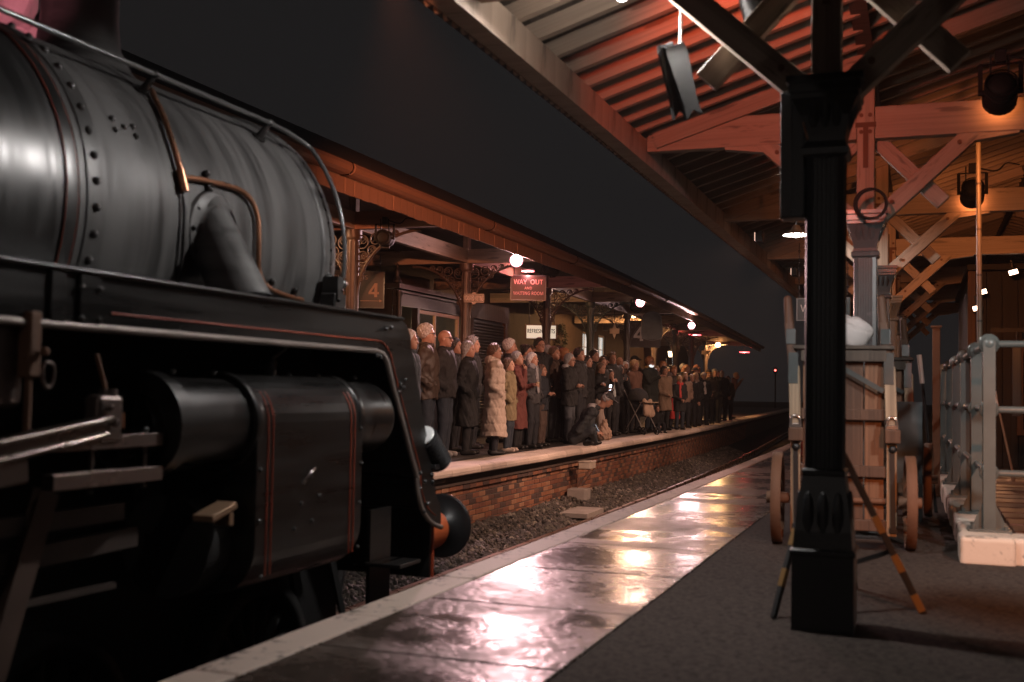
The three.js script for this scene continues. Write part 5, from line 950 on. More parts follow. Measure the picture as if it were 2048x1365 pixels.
  // buffer beam with buffer, steps and guard irons
  const beamRed = mat(0.5, 0.08, 0.03, 0.5, { map: T.mottle });
  part(t, 'buffer_beam', merge([span([-4.93, -0.1, -5.68], [-2.56, 0.33, -5.655])]), paint);
  part(t, 'beam_face', span([-4.93, -0.1, -5.696], [-2.55, 0.33, -5.682]), beamRed);
  for (const x of [-2.74, -4.74]) {
    part(t, 'buffer_stock', lathe([[0.0, 0], [0.15, 0], [0.15, 0.03], [0.135, 0.06], [0.125, 0.2], [0.12, 0.36], [0.1, 0.36]], 32).rotateX(-Math.PI / 2).translate(x, 0.115, -5.7), mat(0.85, 0.17, 0.045, 0.45, { map: T.mottle }));
    const h = part(t, 'buffer_head', lathe([[0, 0.56], [0.08, 0.565], [0.17, 0.55], [0.193, 0.535], [0.195, 0.52], [0.185, 0.51], [0.06, 0.5], [0.055, 0.36], [0, 0.36]], 40).rotateX(-Math.PI / 2).translate(x, 0.115, -5.7), M.ironBlack);
  }
  part(t, 'front_step', merge([span([-2.62, -0.26, -5.25], [-2.6, 0.33, -5.02]), rbox(0.2, 0.02, 0.26, -2.52, -0.24, -5.2, 0.004), rbox(0.2, 0.02, 0.24, -2.52, 0.06, -5.12, 0.004)]), paint);
  part(t, 'guard_iron', merge([beam([-2.98, 0.1, -4.9], [-2.96, -0.75, -5.12], 0.03, 0.06), beam([-2.7, 0.12, -4.8], [-2.66, -0.3, -4.92], 0.02, 0.03)]), M.soot);
  part(t, 'axlebox', merge([rbox(0.14, 0.2, 0.22, -2.88, -0.44, -4.55, 0.02), ring(0.11, 0.012, 'x', -2.8, -0.44, -4.55, 20, 6)]), M.soot);
  part(t, 'coupling_hose', tube([[-3.3, 0.3, -5.72], [-3.3, 0.32, -5.95], [-3.3, 0.0, -6.02], [-3.3, -0.3, -5.95]], 0.035, 24, 8), M.rubber);
}
{ // ribbed spotlight on the front of the engine
  const t = thing('ribbed_spotlight', 'ribbed black spotlight with white lens above the red buffer', 'spotlight', { pos: [-2.52, 0.62, -5.56] });
  const g = [lathe([[0, -0.13], [0.05, -0.13], [0.055, 0.12], [0.05, 0.12]], 28)];
  for (let i = 0; i < 12; i++) g.push(lathe([[0.052, -0.004], [0.072, -0.003], [0.072, 0.003], [0.052, 0.004]], 28).translate(0, -0.12 + i * 0.0195, 0));
  const body = part(t, 'housing', merge(g), M.ironBlack);
  const lens = part(t, 'lens', lathe([[0, 0.128], [0.04, 0.127], [0.062, 0.12], [0.062, 0.11], [0, 0.11]], 28), mat(0.8, 0.82, 0.82, 0.25));
  const q = new THREE.Quaternion().setFromUnitVectors(V(0, 1, 0), V(-0.05, 0.55, 0.66).normalize());
  body.quaternion.copy(q); lens.quaternion.copy(q);
  part(t, 'bracket', merge([beam([0, -0.3, -0.02], [0, -0.06, 0], 0.03, 0.012), rbox(0.09, 0.03, 0.07, 0, -0.1, 0.0, 0.006), ball(0.02, -0.14, 0.03, 0.014), ball(0.02, -0.18, 0.02, 0.014), rod([0, -0.03, 0], [0.06, -0.03, 0], 0.014)]), M.ironBlack);
}
{ // steam drifting up behind the top feed, catching red light
  const t = thing('steam', 'pink lit steam rising above the boiler at top left', 'steam', { kind: 'stuff', pos: [-4.15, 2.72, -4.2] });
  const sm = mat(0.8, 0.7, 0.72, 1, { transmission: 0.3 });
  const blobs = []; const r2 = mulberry(5);
  for (let i = 0; i < 11; i++) { const g = new THREE.IcosahedronGeometry(0.06 + 0.05 * r2(), 3), p = g.attributes.position; for (let k = 0; k < p.count; k++) { const x = p.getX(k), y = p.getY(k), z = p.getZ(k), f = 1 + 0.16 * Math.sin(23 * x + 5 * i) * Math.sin(19 * y + 3) + 0.1 * Math.sin(41 * z + 31 * y); p.setXYZ(k, x * f, y * f * 1.2, z * f); } g.computeVertexNormals(); blobs.push(flat(g.translate((r2() - 0.5) * 0.12, i * 0.07 - 0.12, (r2() - 0.5) * 0.14))); }
  part(t, 'plume', merge(blobs), sm);
  const l = parCan('stage_light', 'red stage light on the near canopy edge lighting steam, outside the picture', -2.35, 2.7, -2.3, { turn: 0.77, col: [1, 0.3, 0.33], group: 'stage lights clamped along the near canopy' });
  spot(l, [0, 0, -0.14], [0, 0.02, -2.6], [1, 0.3, 0.36], 12, 0.13, 0.6);
}
// ---------- people ----------
// distance fields of tapered capsules and ellipsoids, joined smoothly and meshed on a grid
const cap = (ax, ay, az, bx, by, bz, ra, rb, k = 0.03, sx = 1, sz = 1) => { const dx = (bx - ax) / sx, dy = by - ay, dz = (bz - az) / sz; return { t: 0, ax, ay, az, dx, dy, dz, l2: dx * dx + dy * dy + dz * dz || 1e-9, ra, rb, k, sx, sz, lo: [Math.min(ax, bx) - Math.max(ra, rb) * sx, Math.min(ay, by) - Math.max(ra, rb), Math.min(az, bz) - Math.max(ra, rb) * sz], hi: [Math.max(ax, bx) + Math.max(ra, rb) * sx, Math.max(ay, by) + Math.max(ra, rb), Math.max(az, bz) + Math.max(ra, rb) * sz] }; };
const ell = (x, y, z, rx, ry, rz, k = 0.03) => ({ t: 1, x, y, z, rx, ry, rz, k, lo: [x - rx, y - ry, z - rz], hi: [x + rx, y + ry, z + rz] });
function dist(p, x, y, z) {
  if (p.t === 0) {
    const px = (x - p.ax) / p.sx, py = y - p.ay, pz = (z - p.az) / p.sz;
    let u = (px * p.dx + py * p.dy + pz * p.dz) / p.l2; u = u < 0 ? 0 : u > 1 ? 1 : u;
    const qx = px - u * p.dx, qy = py - u * p.dy, qz = pz - u * p.dz;
    return Math.sqrt(qx * qx + qy * qy + qz * qz) - (p.ra + (p.rb - p.ra) * u);
  }
  const a = (x - p.x) / p.rx, b = (y - p.y) / p.ry, c = (z - p.z) / p.rz, k0 = Math.sqrt(a * a + b * b + c * c);
  if (k0 < 1e-6) return -Math.min(p.rx, p.ry, p.rz);
  const e = a / p.rx, f = b / p.ry, g = c / p.rz;
  return k0 * (k0 - 1) / Math.sqrt(e * e + f * f + g * g);
}
function field(prims, post) {
  return (x, y, z) => {
    let d = 9;
    for (const p of prims) {
      const q = dist(p, x, y, z), k = p.k;
      if (q - d > k) continue;
      if (d - q > k) { d = q; continue; }
      const h = 0.5 + 0.5 * (d - q) / k; d = d + (q - d) * h - k * h * (1 - h);
    }
    return post ? post(d, x, y, z) : d;
  };
}
function nets(f, lo, hi, cell) {                             // surface nets
  const nx = Math.ceil((hi[0] - lo[0]) / cell) + 2, ny = Math.ceil((hi[1] - lo[1]) / cell) + 2, nz = Math.ceil((hi[2] - lo[2]) / cell) + 2;
  const S = new Float32Array(nx * ny * nz), id = new Int32Array(nx * ny * nz).fill(-1), pos = [], idx = [];
  let n = 0;
  for (let k = 0; k < nz; k++) for (let j = 0; j < ny; j++) { let i = 0; while (i < nx) { const d = S[n] = f(lo[0] + (i - 0.5) * cell, lo[1] + (j - 0.5) * cell, lo[2] + (k - 0.5) * cell); n++; i++; let skip = Math.floor(Math.abs(d) / cell * 0.42) - 2; while (skip-- > 0 && i < nx) { S[n++] = d > 0 ? cell : -cell; i++; } } }
  const at = (i, j, k) => (k * ny + j) * nx + i;
  for (let k = 0; k + 1 < nz; k++) for (let j = 0; j + 1 < ny; j++) for (let i = 0; i + 1 < nx; i++) {
    let m = 0, c = 0, x = 0, y = 0, z = 0;
    for (let q = 0; q < 8; q++) if (S[at(i + (q & 1), j + (q >> 1 & 1), k + (q >> 2))] < 0) m |= 1 << q;
    if (m === 0 || m === 255) continue;
    for (let q = 0; q < 8; q++) for (const b of [1, 2, 4]) {
      if (q & b) continue; const r = q | b;
      if ((m >> q & 1) === (m >> r & 1)) continue;
      const s0 = S[at(i + (q & 1), j + (q >> 1 & 1), k + (q >> 2))], s1 = S[at(i + (r & 1), j + (r >> 1 & 1), k + (r >> 2))], t = s0 / (s0 - s1);
      x += (q & 1) + (b === 1 ? t : 0); y += (q >> 1 & 1) + (b === 2 ? t : 0); z += (q >> 2) + (b === 4 ? t : 0); c++;
    }
    id[at(i, j, k)] = pos.length / 3;
    pos.push(lo[0] + (i + x / c - 0.5) * cell, lo[1] + (j + y / c - 0.5) * cell, lo[2] + (k + z / c - 0.5) * cell);
  }
  for (let k = 1; k + 1 < nz; k++) for (let j = 1; j + 1 < ny; j++) for (let i = 1; i + 1 < nx; i++) {
    const s = S[at(i, j, k)] < 0;
    for (const [e, u, v] of [[[1, 0, 0], [0, 1, 0], [0, 0, 1]], [[0, 1, 0], [0, 0, 1], [1, 0, 0]], [[0, 0, 1], [1, 0, 0], [0, 1, 0]]]) {
      if (s === (S[at(i + e[0], j + e[1], k + e[2])] < 0)) continue;
      const a = id[at(i, j, k)], b = id[at(i - u[0], j - u[1], k - u[2])], c = id[at(i - u[0] - v[0], j - u[1] - v[1], k - u[2] - v[2])], d = id[at(i - v[0], j - v[1], k - v[2])];
      if (a < 0 || b < 0 || c < 0 || d < 0) continue;
      if (s) idx.push(a, b, c, a, c, d); else idx.push(a, c, b, a, d, c);
    }
  }
  const g = new THREE.BufferGeometry();
  g.setAttribute('position', new THREE.BufferAttribute(new Float32Array(pos), 3));
  g.setIndex(idx); g.computeVertexNormals();
  return g;
}
function solid(prims, cell, post, pad = 0.03) {
  const lo = [9, 9, 9], hi = [-9, -9, -9];
  for (const p of prims) for (let a = 0; a < 3; a++) { lo[a] = Math.min(lo[a], p.lo[a] - pad); hi[a] = Math.max(hi[a], p.hi[a] + pad); }
  return nets(field(prims, post), lo, hi, cell);
}
const fold = fbm(256, 5, 4, 301, 0.6, 3), clothMap = texture(256, (i) => { const v = 0.6 + 0.7 * fold[i] * (0.7 + 0.6 * nCoarse[i]); return [v, v, v]; }, [0.5, 0.7]), clothBump = texture(256, grey(fold), [0.5, 0.7]);
const noise3 = (x, y, z) => Math.sin(x * 1.7 + 2.1 * Math.sin(z * 1.3 + y)) * Math.sin(y * 1.9 + 1.7 * Math.sin(x * 1.1)) + 0.5 * Math.sin(z * 3.7 + 2.0 * Math.sin(y * 2.3 + x * 3.1));
const cloth = (r, g, b, rough = 0.85) => mat(r, g, b, rough, { map: clothMap, bumpMap: clothBump, bumpScale: 0.012 });
const SKIN = [mat(0.34, 0.18, 0.125, 0.5), mat(0.29, 0.15, 0.1, 0.5), mat(0.38, 0.21, 0.15, 0.5), mat(0.24, 0.12, 0.08, 0.55)];
const HAIR = { white: mat(0.46, 0.43, 0.42, 0.6, { bumpMap: T.grain, bumpScale: 0.006 }), grey: mat(0.24, 0.235, 0.235, 0.6, { bumpMap: T.grain, bumpScale: 0.006 }), brown: mat(0.09, 0.05, 0.03, 0.5, { bumpMap: T.grain, bumpScale: 0.006 }), dark: mat(0.022, 0.015, 0.012, 0.45, { bumpMap: T.grain, bumpScale: 0.006 }), ginger: mat(0.25, 0.1, 0.035, 0.5, { bumpMap: T.grain, bumpScale: 0.006 }), blond: mat(0.36, 0.24, 0.13, 0.5, { bumpMap: T.grain, bumpScale: 0.006 }) };
const EYE = mat(0.02, 0.015, 0.012, 0.2), LIP = mat(0.3, 0.11, 0.09, 0.5), LENS = mat(0.02, 0.02, 0.02, 0.3);
const TONES = new Map();
const tone = (c0, rough) => { const c = c0.map((v) => v * (v < 0.12 ? 0.62 : 0.85)); const k = c.join() + rough; if (!TONES.has(k)) TONES.set(k, cloth(...c, rough)); return TONES.get(k); };
// arm poses: elbow and wrist in the body's own axes, x forward, z to the right hand (mirrored for the left)
const ARM = { down: [[-0.03, 1.12, 0.25], [0.05, 0.87, 0.25]], pocket: [[-0.09, 1.13, 0.28], [0.09, 0.95, 0.19]], fold: [[0.03, 1.09, 0.25], [0.19, 1.14, -0.03]], phone: [[0.1, 1.13, 0.2], [0.27, 1.37, 0.07]], cup: [[-0.01, 1.1, 0.24], [0.24, 1.16, 0.15]], back: [[-0.12, 1.12, 0.24], [-0.17, 0.9, 0.05]], mouth: [[0.15, 1.14, 0.17], [0.15, 1.42, 0.07]], camera: [[0.09, 1.15, 0.24], [0.22, 1.47, 0.09]], reach: [[0.12, 1.18, 0.2], [0.34, 1.3, 0.1]], clasp: [[0.02, 1.08, 0.23], [0.19, 0.98, 0.05]] };
function hand(wx, wy, wz, ex, ey, ez, s, curl, c) {             // palm, four unequal bent fingers and a thumb
  const d = V(wx - ex, wy - ey, wz - ez).normalize(), up = Math.abs(d.y) > 0.8 ? V(1, 0, 0) : V(0, 1, 0), side = d.clone().cross(up).normalize(), nrm = side.clone().cross(d).normalize();
  const W = V(wx, wy, wz), P = (a, b, e) => W.clone().addScaledVector(d, a).addScaledVector(side, b).addScaledVector(nrm, e);
  const seg = (p, q, r1, r2, k) => cap(p.x, p.y, p.z, q.x, q.y, q.z, r1, r2, k);
  const L = [seg(P(0, 0, 0), P(0.045, 0, 0), 0.026, 0.03, 0.012), seg(P(0.045, -0.024, 0), P(0.075, 0.024, 0), 0.017, 0.015, 0.012)];
  [[-0.027, 0.055], [-0.009, 0.068], [0.01, 0.064], [0.028, 0.05]].forEach(([b, len]) => {
    const k1 = P(0.082, b, 0), k2 = P(0.082 + len * 0.5 * Math.cos(curl), b * 1.05, -len * 0.5 * Math.sin(curl)), k3 = P(0.082 + len * 0.5 * (Math.cos(curl) + Math.cos(curl * 2.2)), b * 1.05, -len * 0.5 * (Math.sin(curl) + Math.sin(curl * 2.2)));
    L.push(seg(k1, k2, 0.0095, 0.0088, 0.005), seg(k2, k3, 0.0088, 0.0076, 0.005));
  });
  const m = s; const t1 = P(0.025, -0.026 * m, -0.008), t2 = P(0.058, -0.046 * m, -0.02), t3 = P(0.083, -0.046 * m, -0.034);
  L.push(seg(t1, t2, 0.013, 0.011, 0.01), seg(t2, t3, 0.011, 0.0085, 0.005));
  return L;
}
function person(o) {
  const S = (o.h || 1.72) / 1.75, f = o.far ? 1.75 : 1, gw = o.wide || 1, t = thing('person', o.label, 'person', { pos: [o.x, o.y || 0, o.z], group: o.group });
  t.rotation.y = -(o.face ?? 0) * Math.PI / 180;
  t.scale.setScalar(S);
  const lean = o.lean || 0, LX = (y) => lean * Math.max(0, y - 0.95);     // forward lean grows above the hip
  const pose = o.pose || ['pocket', 'pocket'], sit = o.sit;
  const B = (y) => LX(y);
  const arms = [], sleeves = [], hands = [];
  pose.forEach((p, i) => {
    const s = i ? -1 : 1, [e, w] = typeof p === 'string' ? ARM[p] : p, E = [e[0] + B(e[1]), e[1], e[2] * s * (0.9 + 0.1 * gw)], W = [w[0] + B(w[1]), w[1], w[2] * s];
    const sh = [B(1.41) - 0.005, 1.41, 0.175 * s * (0.9 + 0.1 * gw)];
    arms.push(cap(...sh, ...E, 0.05, 0.04, 0.04), cap(...E, ...W, 0.039, 0.027, 0.02));
    sleeves.push(cap(...sh, ...E, 0.074 * gw ** 0.4, 0.06, 0.045), cap(...E, W[0] * 0.93 + E[0] * 0.07, W[1] * 0.93 + E[1] * 0.07, W[2] * 0.93 + E[2] * 0.07, 0.059, 0.047, 0.03));
    if (p !== 'pocket') hands.push(...hand(...W, ...E, s, p === 'down' ? 0.35 : 0.75));
  });
  const st = o.stride || 0.0, legs = [], trouser = [], shoes = [];
  for (const s of [1, -1]) {
    const hip = [0, 0.92, 0.085 * s], knee = sit ? sit.knee[s > 0 ? 0 : 1] : [0.02 + st * s * 0.5, 0.5, 0.095 * s], ank = sit ? sit.ankle[s > 0 ? 0 : 1] : [-0.01 + st * s, 0.085, 0.1 * s];
    if (sit) hip[1] = 0.92;
    legs.push(cap(...hip, ...knee, 0.08, 0.053, 0.04), cap(...knee, ...ank, 0.052, 0.036, 0.02));
    const fl = o.flare || 1;
    trouser.push(cap(...hip, ...knee, 0.098 * gw ** 0.5, 0.072 * fl, 0.05), cap(...knee, ank[0], ank[1] + (sit ? 0 : 0.0), ank[2], 0.071 * fl, 0.056 * fl, 0.03));
    const toe = sit ? sit.toe[s > 0 ? 0 : 1] : [0.15, -0.035, 0.02 * s];
    shoes.push(cap(ank[0] - 0.035, ank[1] - 0.04, ank[2], ank[0] + toe[0], ank[1] + toe[1] - 0.005, ank[2] + toe[2], 0.047, 0.036, 0.02), cap(ank[0], ank[1] + 0.03, ank[2], ank[0], ank[1] - 0.03, ank[2], 0.045, 0.045, 0.02));
  }
  const hx = B(1.62) + (o.hx || 0), hy = 1.632 + (o.hy || 0);
  const torso = [ell(B(1.27), 1.27, 0, 0.11, 0.2, 0.16), cap(B(1.4), 1.4, -0.13, B(1.4), 1.4, 0.13, 0.065, 0.065, 0.05), ell(B(1.05), 1.05, 0, 0.1, 0.17, 0.14), ell(0, 0.93, 0, 0.105, 0.11, 0.15)];
  const neck = cap(B(1.42) - 0.01, 1.42, 0, hx - 0.015, 1.56 + (o.hy || 0), 0, 0.056, 0.05, 0.03);
  // one continuous body: trunk, limbs, neck and a coarse skull; the head and hands have finer grids of their own
  const bodyG = solid([...torso, ...arms, ...legs, neck, ell(hx - 0.008, hy, 0, 0.075, 0.1, 0.06)], 0.024 * f);
  const headP = [ell(hx - 0.012, hy + 0.02, 0, 0.094, 0.098, 0.075, 0.02), ell(hx + 0.03, hy - 0.045, 0, 0.055, 0.07, 0.056, 0.03), ell(hx + 0.058, hy - 0.092, 0, 0.026, 0.024, 0.028, 0.03), cap(hx + 0.078, hy + 0.012, 0, hx + 0.1, hy - 0.027, 0, 0.009, 0.0145, 0.016), ell(hx + 0.07, hy + 0.027, 0, 0.018, 0.013, 0.045, 0.02), ell(hx + 0.079, hy - 0.061, 0, 0.012, 0.012, 0.024, 0.014), ell(hx - 0.008, hy - 0.005, 0.077, 0.021, 0.031, 0.009, 0.008), ell(hx - 0.008, hy - 0.005, -0.077, 0.021, 0.031, 0.009, 0.008), cap(hx - 0.02, hy - 0.05, 0, hx - 0.03, hy - 0.14, 0, 0.054, 0.056, 0.03)];
  const yaw = (o.turn || 0) * Math.PI / 180, nod = o.nod || 0;
  const turnHead = (g) => { g.translate(-hx, -hy + 0.1, 0); g.rotateZ(-nod); g.rotateY(-yaw); g.translate(hx, hy - 0.1, 0); return g; };
  const headG = turnHead(solid(headP, 0.0075 * f ** 0.9));
  const all = [bodyG, headG];
  if (hands.length) all.push(solid(hands, 0.0056 * f));
  const skin = SKIN[o.skin ?? (taken.get('person') % 3)];
  part(t, 'body', uvm(mergeGeometries(all.map((g) => { const q = g.clone(); return q; }))), skin);
  for (const s of [1, -1]) part(t, 'eye', turnHead(ball(hx + 0.069, hy + 0.008, 0.033 * s, 0.0115, 0.75, 7)), EYE);
  part(t, 'mouth', turnHead(flat(new THREE.SphereGeometry(1, 8, 6).scale(0.008, 0.0065, 0.022).translate(hx + 0.0865, hy - 0.06, 0))), LIP);
  if (o.glasses) part(t, 'glasses', turnHead(merge([ring(0.022, 0.003, 'x', hx + 0.09, hy + 0.006, 0.033, 14, 5), ring(0.022, 0.003, 'x', hx + 0.09, hy + 0.006, -0.033, 14, 5), rod([hx + 0.088, hy + 0.012, 0.055], [hx - 0.02, hy + 0.012, 0.08], 0.0028), rod([hx + 0.088, hy + 0.012, -0.055], [hx - 0.02, hy + 0.012, -0.08], 0.0028), rod([hx + 0.092, hy + 0.012, 0.012], [hx + 0.092, hy + 0.012, -0.012], 0.003)])), LENS);
  // hair
  const style = o.hair?.[1] || 'short', hm = HAIR[o.hair?.[0] || 'brown'];
  if (style !== 'none') {
    const hp = [ell(hx - 0.024, hy + 0.036, 0, 0.108, 0.109, 0.094, 0.02)];
    if (style === 'bushy' || style === 'curly') hp.push(ell(hx - 0.03, hy + 0.05, 0, 0.108, 0.1, 0.1, 0.03));
    if (style === 'long') hp.push(cap(hx - 0.045, hy, 0, hx - 0.07, hy - 0.3, 0, 0.085, 0.06, 0.05, 0.8, 1.25));
    if (style === 'bob') hp.push(cap(hx - 0.04, hy, 0, hx - 0.045, hy - 0.11, 0, 0.088, 0.075, 0.05, 0.9, 1.15));
    if (style === 'bun') hp.push(ell(hx - 0.1, hy + 0.09, 0, 0.048, 0.045, 0.048, 0.02));
    if (style === 'tail') hp.push(cap(hx - 0.1, hy + 0.02, 0, hx - 0.14, hy - 0.17, 0, 0.035, 0.02, 0.03));
    const amp = style === 'curly' ? 0.02 : style === 'bushy' ? 0.016 : 0.009, fr = style === 'curly' ? 90 : 55;
    const post = (d, x, y, z) => {
      d -= amp * noise3(x * fr, y * fr * 0.7, z * fr) * 0.6;
      const u = x - hx, v = y - hy;
      let cut = (u - 0.04) * 0.9 - (v - 0.05) * 0.55 + (Math.abs(z) > 0.05 ? (Math.abs(z) - 0.05) * -0.4 : 0);  // clear of the face
      if (style === 'bald') cut = Math.max(cut, v - 0.005, Math.abs(u + 0.02) < 0.2 ? -1 : 0);
      const low = style === 'short' || style === 'bushy' || style === 'curly' || style === 'bald' || style === 'tail' || style === 'bun' ? -(v + 0.06 + (u > 0 ? -0.05 : 0)) : -9;
      return Math.max(d, cut, style === 'tail' ? -9 : low);
    };
    part(t, 'hair', uvm(turnHead(solid(hp, 0.0085 * f ** 0.9, post))), hm);
  }
  if (o.beard) part(t, 'beard', uvm(turnHead(solid([ell(hx + 0.032, hy - 0.075, 0, 0.062, 0.052, 0.063, 0.02)], 0.0085 * f, (d, x, y, z) => Math.max(d - 0.004 * noise3(x * 80, y * 80, z * 80), y - (hy - 0.035) - 0.02 * (Math.abs(z) > 0.04), -(dist(ell(hx + 0.088, hy - 0.058, 0, 0.02, 0.009, 0.026), x, y, z))))), hm));
  if (o.hat) {
    const hc = tone(o.hat[1], 0.85), kind = o.hat[0];
    if (kind === 'cap') part(t, 'cap', uvm(turnHead(solid([ell(hx - 0.012, hy + 0.055, 0, 0.112, 0.095, 0.094, 0.01), cap(hx + 0.07, hy + 0.062, -0.03, hx + 0.17, hy + 0.045, -0.0, 0.03, 0.028, 0.02, 1, 1.6)], 0.0085 * f, (d, x, y) => Math.max(d, hy + 0.045 - y - (x - hx > 0.08 ? 0.012 : 0), x - hx > 0.105 ? y - hy - 0.06 : -9)))), hc);
    else { part(t, 'hat', uvm(turnHead(solid([ell(hx - 0.015, hy + 0.05, 0, 0.113, kind === 'peak' ? 0.085 : 0.1, 0.098, 0.01)], 0.0085 * f, (d, x, y, z) => Math.max(d, hy + 0.03 - y) - 0.003 * Math.sin(y * 260) * (kind === 'knit' ? 1 : 0)))), hc); if (o.hat[2]) part(t, 'hat_band', turnHead(ring(0.104, 0.016, 'y', hx - 0.015, hy + 0.04, 0, 26, 6).scale(1, 1, 1)), tone(o.hat[2], 0.9)); }
  }
  // coat
  const hem = o.hem ?? 0.82, cm = tone(o.coat, o.coatRough ?? 0.85), puff = o.puff || 0;
  const cp = [ell(B(1.26), 1.26, 0, 0.14 * gw, 0.22, 0.19 * gw ** 0.6, 0.05), cap(B(1.4), 1.405, -0.14, B(1.4), 1.405, 0.14, 0.085, 0.085, 0.06), cap(B(1.15), 1.15, 0, B(0.95), 0.95, 0, 0.135 * gw, 0.14 * gw, 0.06, 0.96, 1.25), ...sleeves, cap(B(1.42), 1.42, 0, B(1.47) - 0.01, 1.47 + (o.hy || 0) * 0.5, 0, 0.085, 0.072, 0.03)];
  if (!sit) cp.push(cap(B(0.95) * 0.4, 0.95, 0, -0.005, hem - 0.06, 0, 0.14 * gw, 0.135 * gw + (0.9 - Math.min(0.9, hem)) * 0.12 * (o.swing ?? 1), 0.05, 0.96, 1.25));
  if (o.hood) cp.push(ell(B(1.5) - 0.085, 1.5, 0, 0.085, 0.075, 0.13, 0.05));
  const quilt = (y) => Math.abs(Math.sin(y * Math.PI / 0.125)) ** 0.5;
  const drape = (d, x, y, z) => {
    d -= 0.0075 * noise3(x * 13 + (o.x * 3), y * 8 + o.z, z * 13) + 0.004 * noise3(x * 34, y * 19, z * 34 + o.z) + (y > 1.0 ? 0.004 * Math.sin(y * 70 + 9 * Math.abs(z) + x * 12) * smooth(0.15, 0.22, Math.abs(z)) : 0) - 0.006 * (x > 0.05 && Math.abs(z) < 0.008 ? 1 : 0);
    if (puff) d -= puff * (quilt(y) - 0.75);
    d = Math.max(d, hem - y + 0.012 * Math.sin(Math.atan2(z, x) * 3 + o.x * 5));
    return d;
  };
  const coatM = part(t, 'coat', uvm(solid(cp, 0.0125 * f, drape)), cm, o.coatLabel);
  part(coatM, 'collar', uvm(solid([ell(B(1.47) - 0.012, 1.49, 0, 0.108, 0.08, 0.108)], 0.0115 * f, (d, x, y, z) => Math.max(Math.abs(d + 0.012) - 0.009, y - 1.535 + 0.25 * Math.max(0, x - B(1.47)), 1.44 - y, (x - B(1.47) > 0.04 ? 0.022 - Math.abs(z) : -9)))), cm);
  if (!sit && f === 1 && hem < 0.9) for (const s of [1, -1]) part(coatM, 'pocket_flap', flat(new RoundedBoxGeometry(0.13, 0.055, 0.018, 2, 0.006).rotateY(s * 0.75).translate(0.085 * gw + 0.012, 0.99, s * 0.145 * gw ** 0.6)), cm);
  if (o.hoodUp) part(coatM, 'hood', uvm(solid([ell(hx - 0.03, hy + 0.02, 0, 0.135, 0.145, 0.125, 0.02), cap(hx - 0.04, hy - 0.1, 0, B(1.5) - 0.05, 1.47, 0, 0.115, 0.12, 0.04)], 0.011 * f, (d, x, y, z) => Math.max(Math.abs(d) - 0.012 - 0.006 * (o.fur ? noise3(x * 60, y * 60, z * 60) : 0), (x - hx - 0.035) - 0.2 * (hy - y)))), o.fur ? tone(o.fur, 0.95) : cm);
  if (o.scarf) part(t, 'scarf', uvm(solid([cap(B(1.5), 1.49, -0.05, B(1.5), 1.49, 0.05, 0.085, 0.085, 0.03, 1, 0.8), cap(B(1.45) + 0.1, 1.46, 0.04, B(1.2) + 0.15, 1.05, 0.05, 0.04, 0.035, 0.03, 0.6, 1.2)], 0.012 * f, (d, x, y, z) => d - 0.004 * noise3(x * 50, y * 50, z * 50))), tone(o.scarf, 0.95));
  if (o.collar) part(t, 'collar', uvm(solid([ell(B(1.46) - 0.06, 1.5, 0, 0.1, 0.07, 0.135, 0.03)], 0.0125 * f, (d, x, y, z) => Math.max(d - 0.003 * noise3(x * 40, y * 40, z * 40), y - 1.56))), tone(o.collar, 0.9));
  if (o.shirt) part(t, 'shirt', uvm(solid([cap(B(1.4) + 0.105, 1.42, 0, B(1.1) + 0.145, 1.08, 0, 0.04, 0.05, 0.02, 0.45, 1.3)], 0.0125 * f)), tone(o.shirt, 0.85));
  if (o.skirt) part(t, 'skirt', uvm(solid([cap(0, 0.95, 0, 0, o.skirt[0] - 0.06, 0, 0.14, 0.19, 0.04, 1, 1.2)], 0.0135 * f, (d, x, y, z) => Math.max(d - 0.012 * Math.sin(Math.atan2(z, x) * 9), o.skirt[0] - y))), tone(o.skirt[1], 0.8));
  const tp = [ell(0, 0.93, 0, 0.125 * gw, 0.12, 0.165 * gw ** 0.7, 0.05), ...trouser];
  part(t, 'trousers', uvm(solid(tp, 0.0145 * f, (d, x, y, z) => Math.max(d - 0.004 * noise3(x * 16, y * 12, z * 20 + o.z * 2), sit ? -9 : 0.07 - y))), tone(o.legs || [0.018, 0.02, 0.026], 0.85));
  part(t, 'shoes', uvm(solid(shoes, 0.013 * f, (d, x, y) => sit ? d : Math.max(d, -y))), tone(o.shoes || [0.02, 0.018, 0.017], 0.5));
  return t;
}
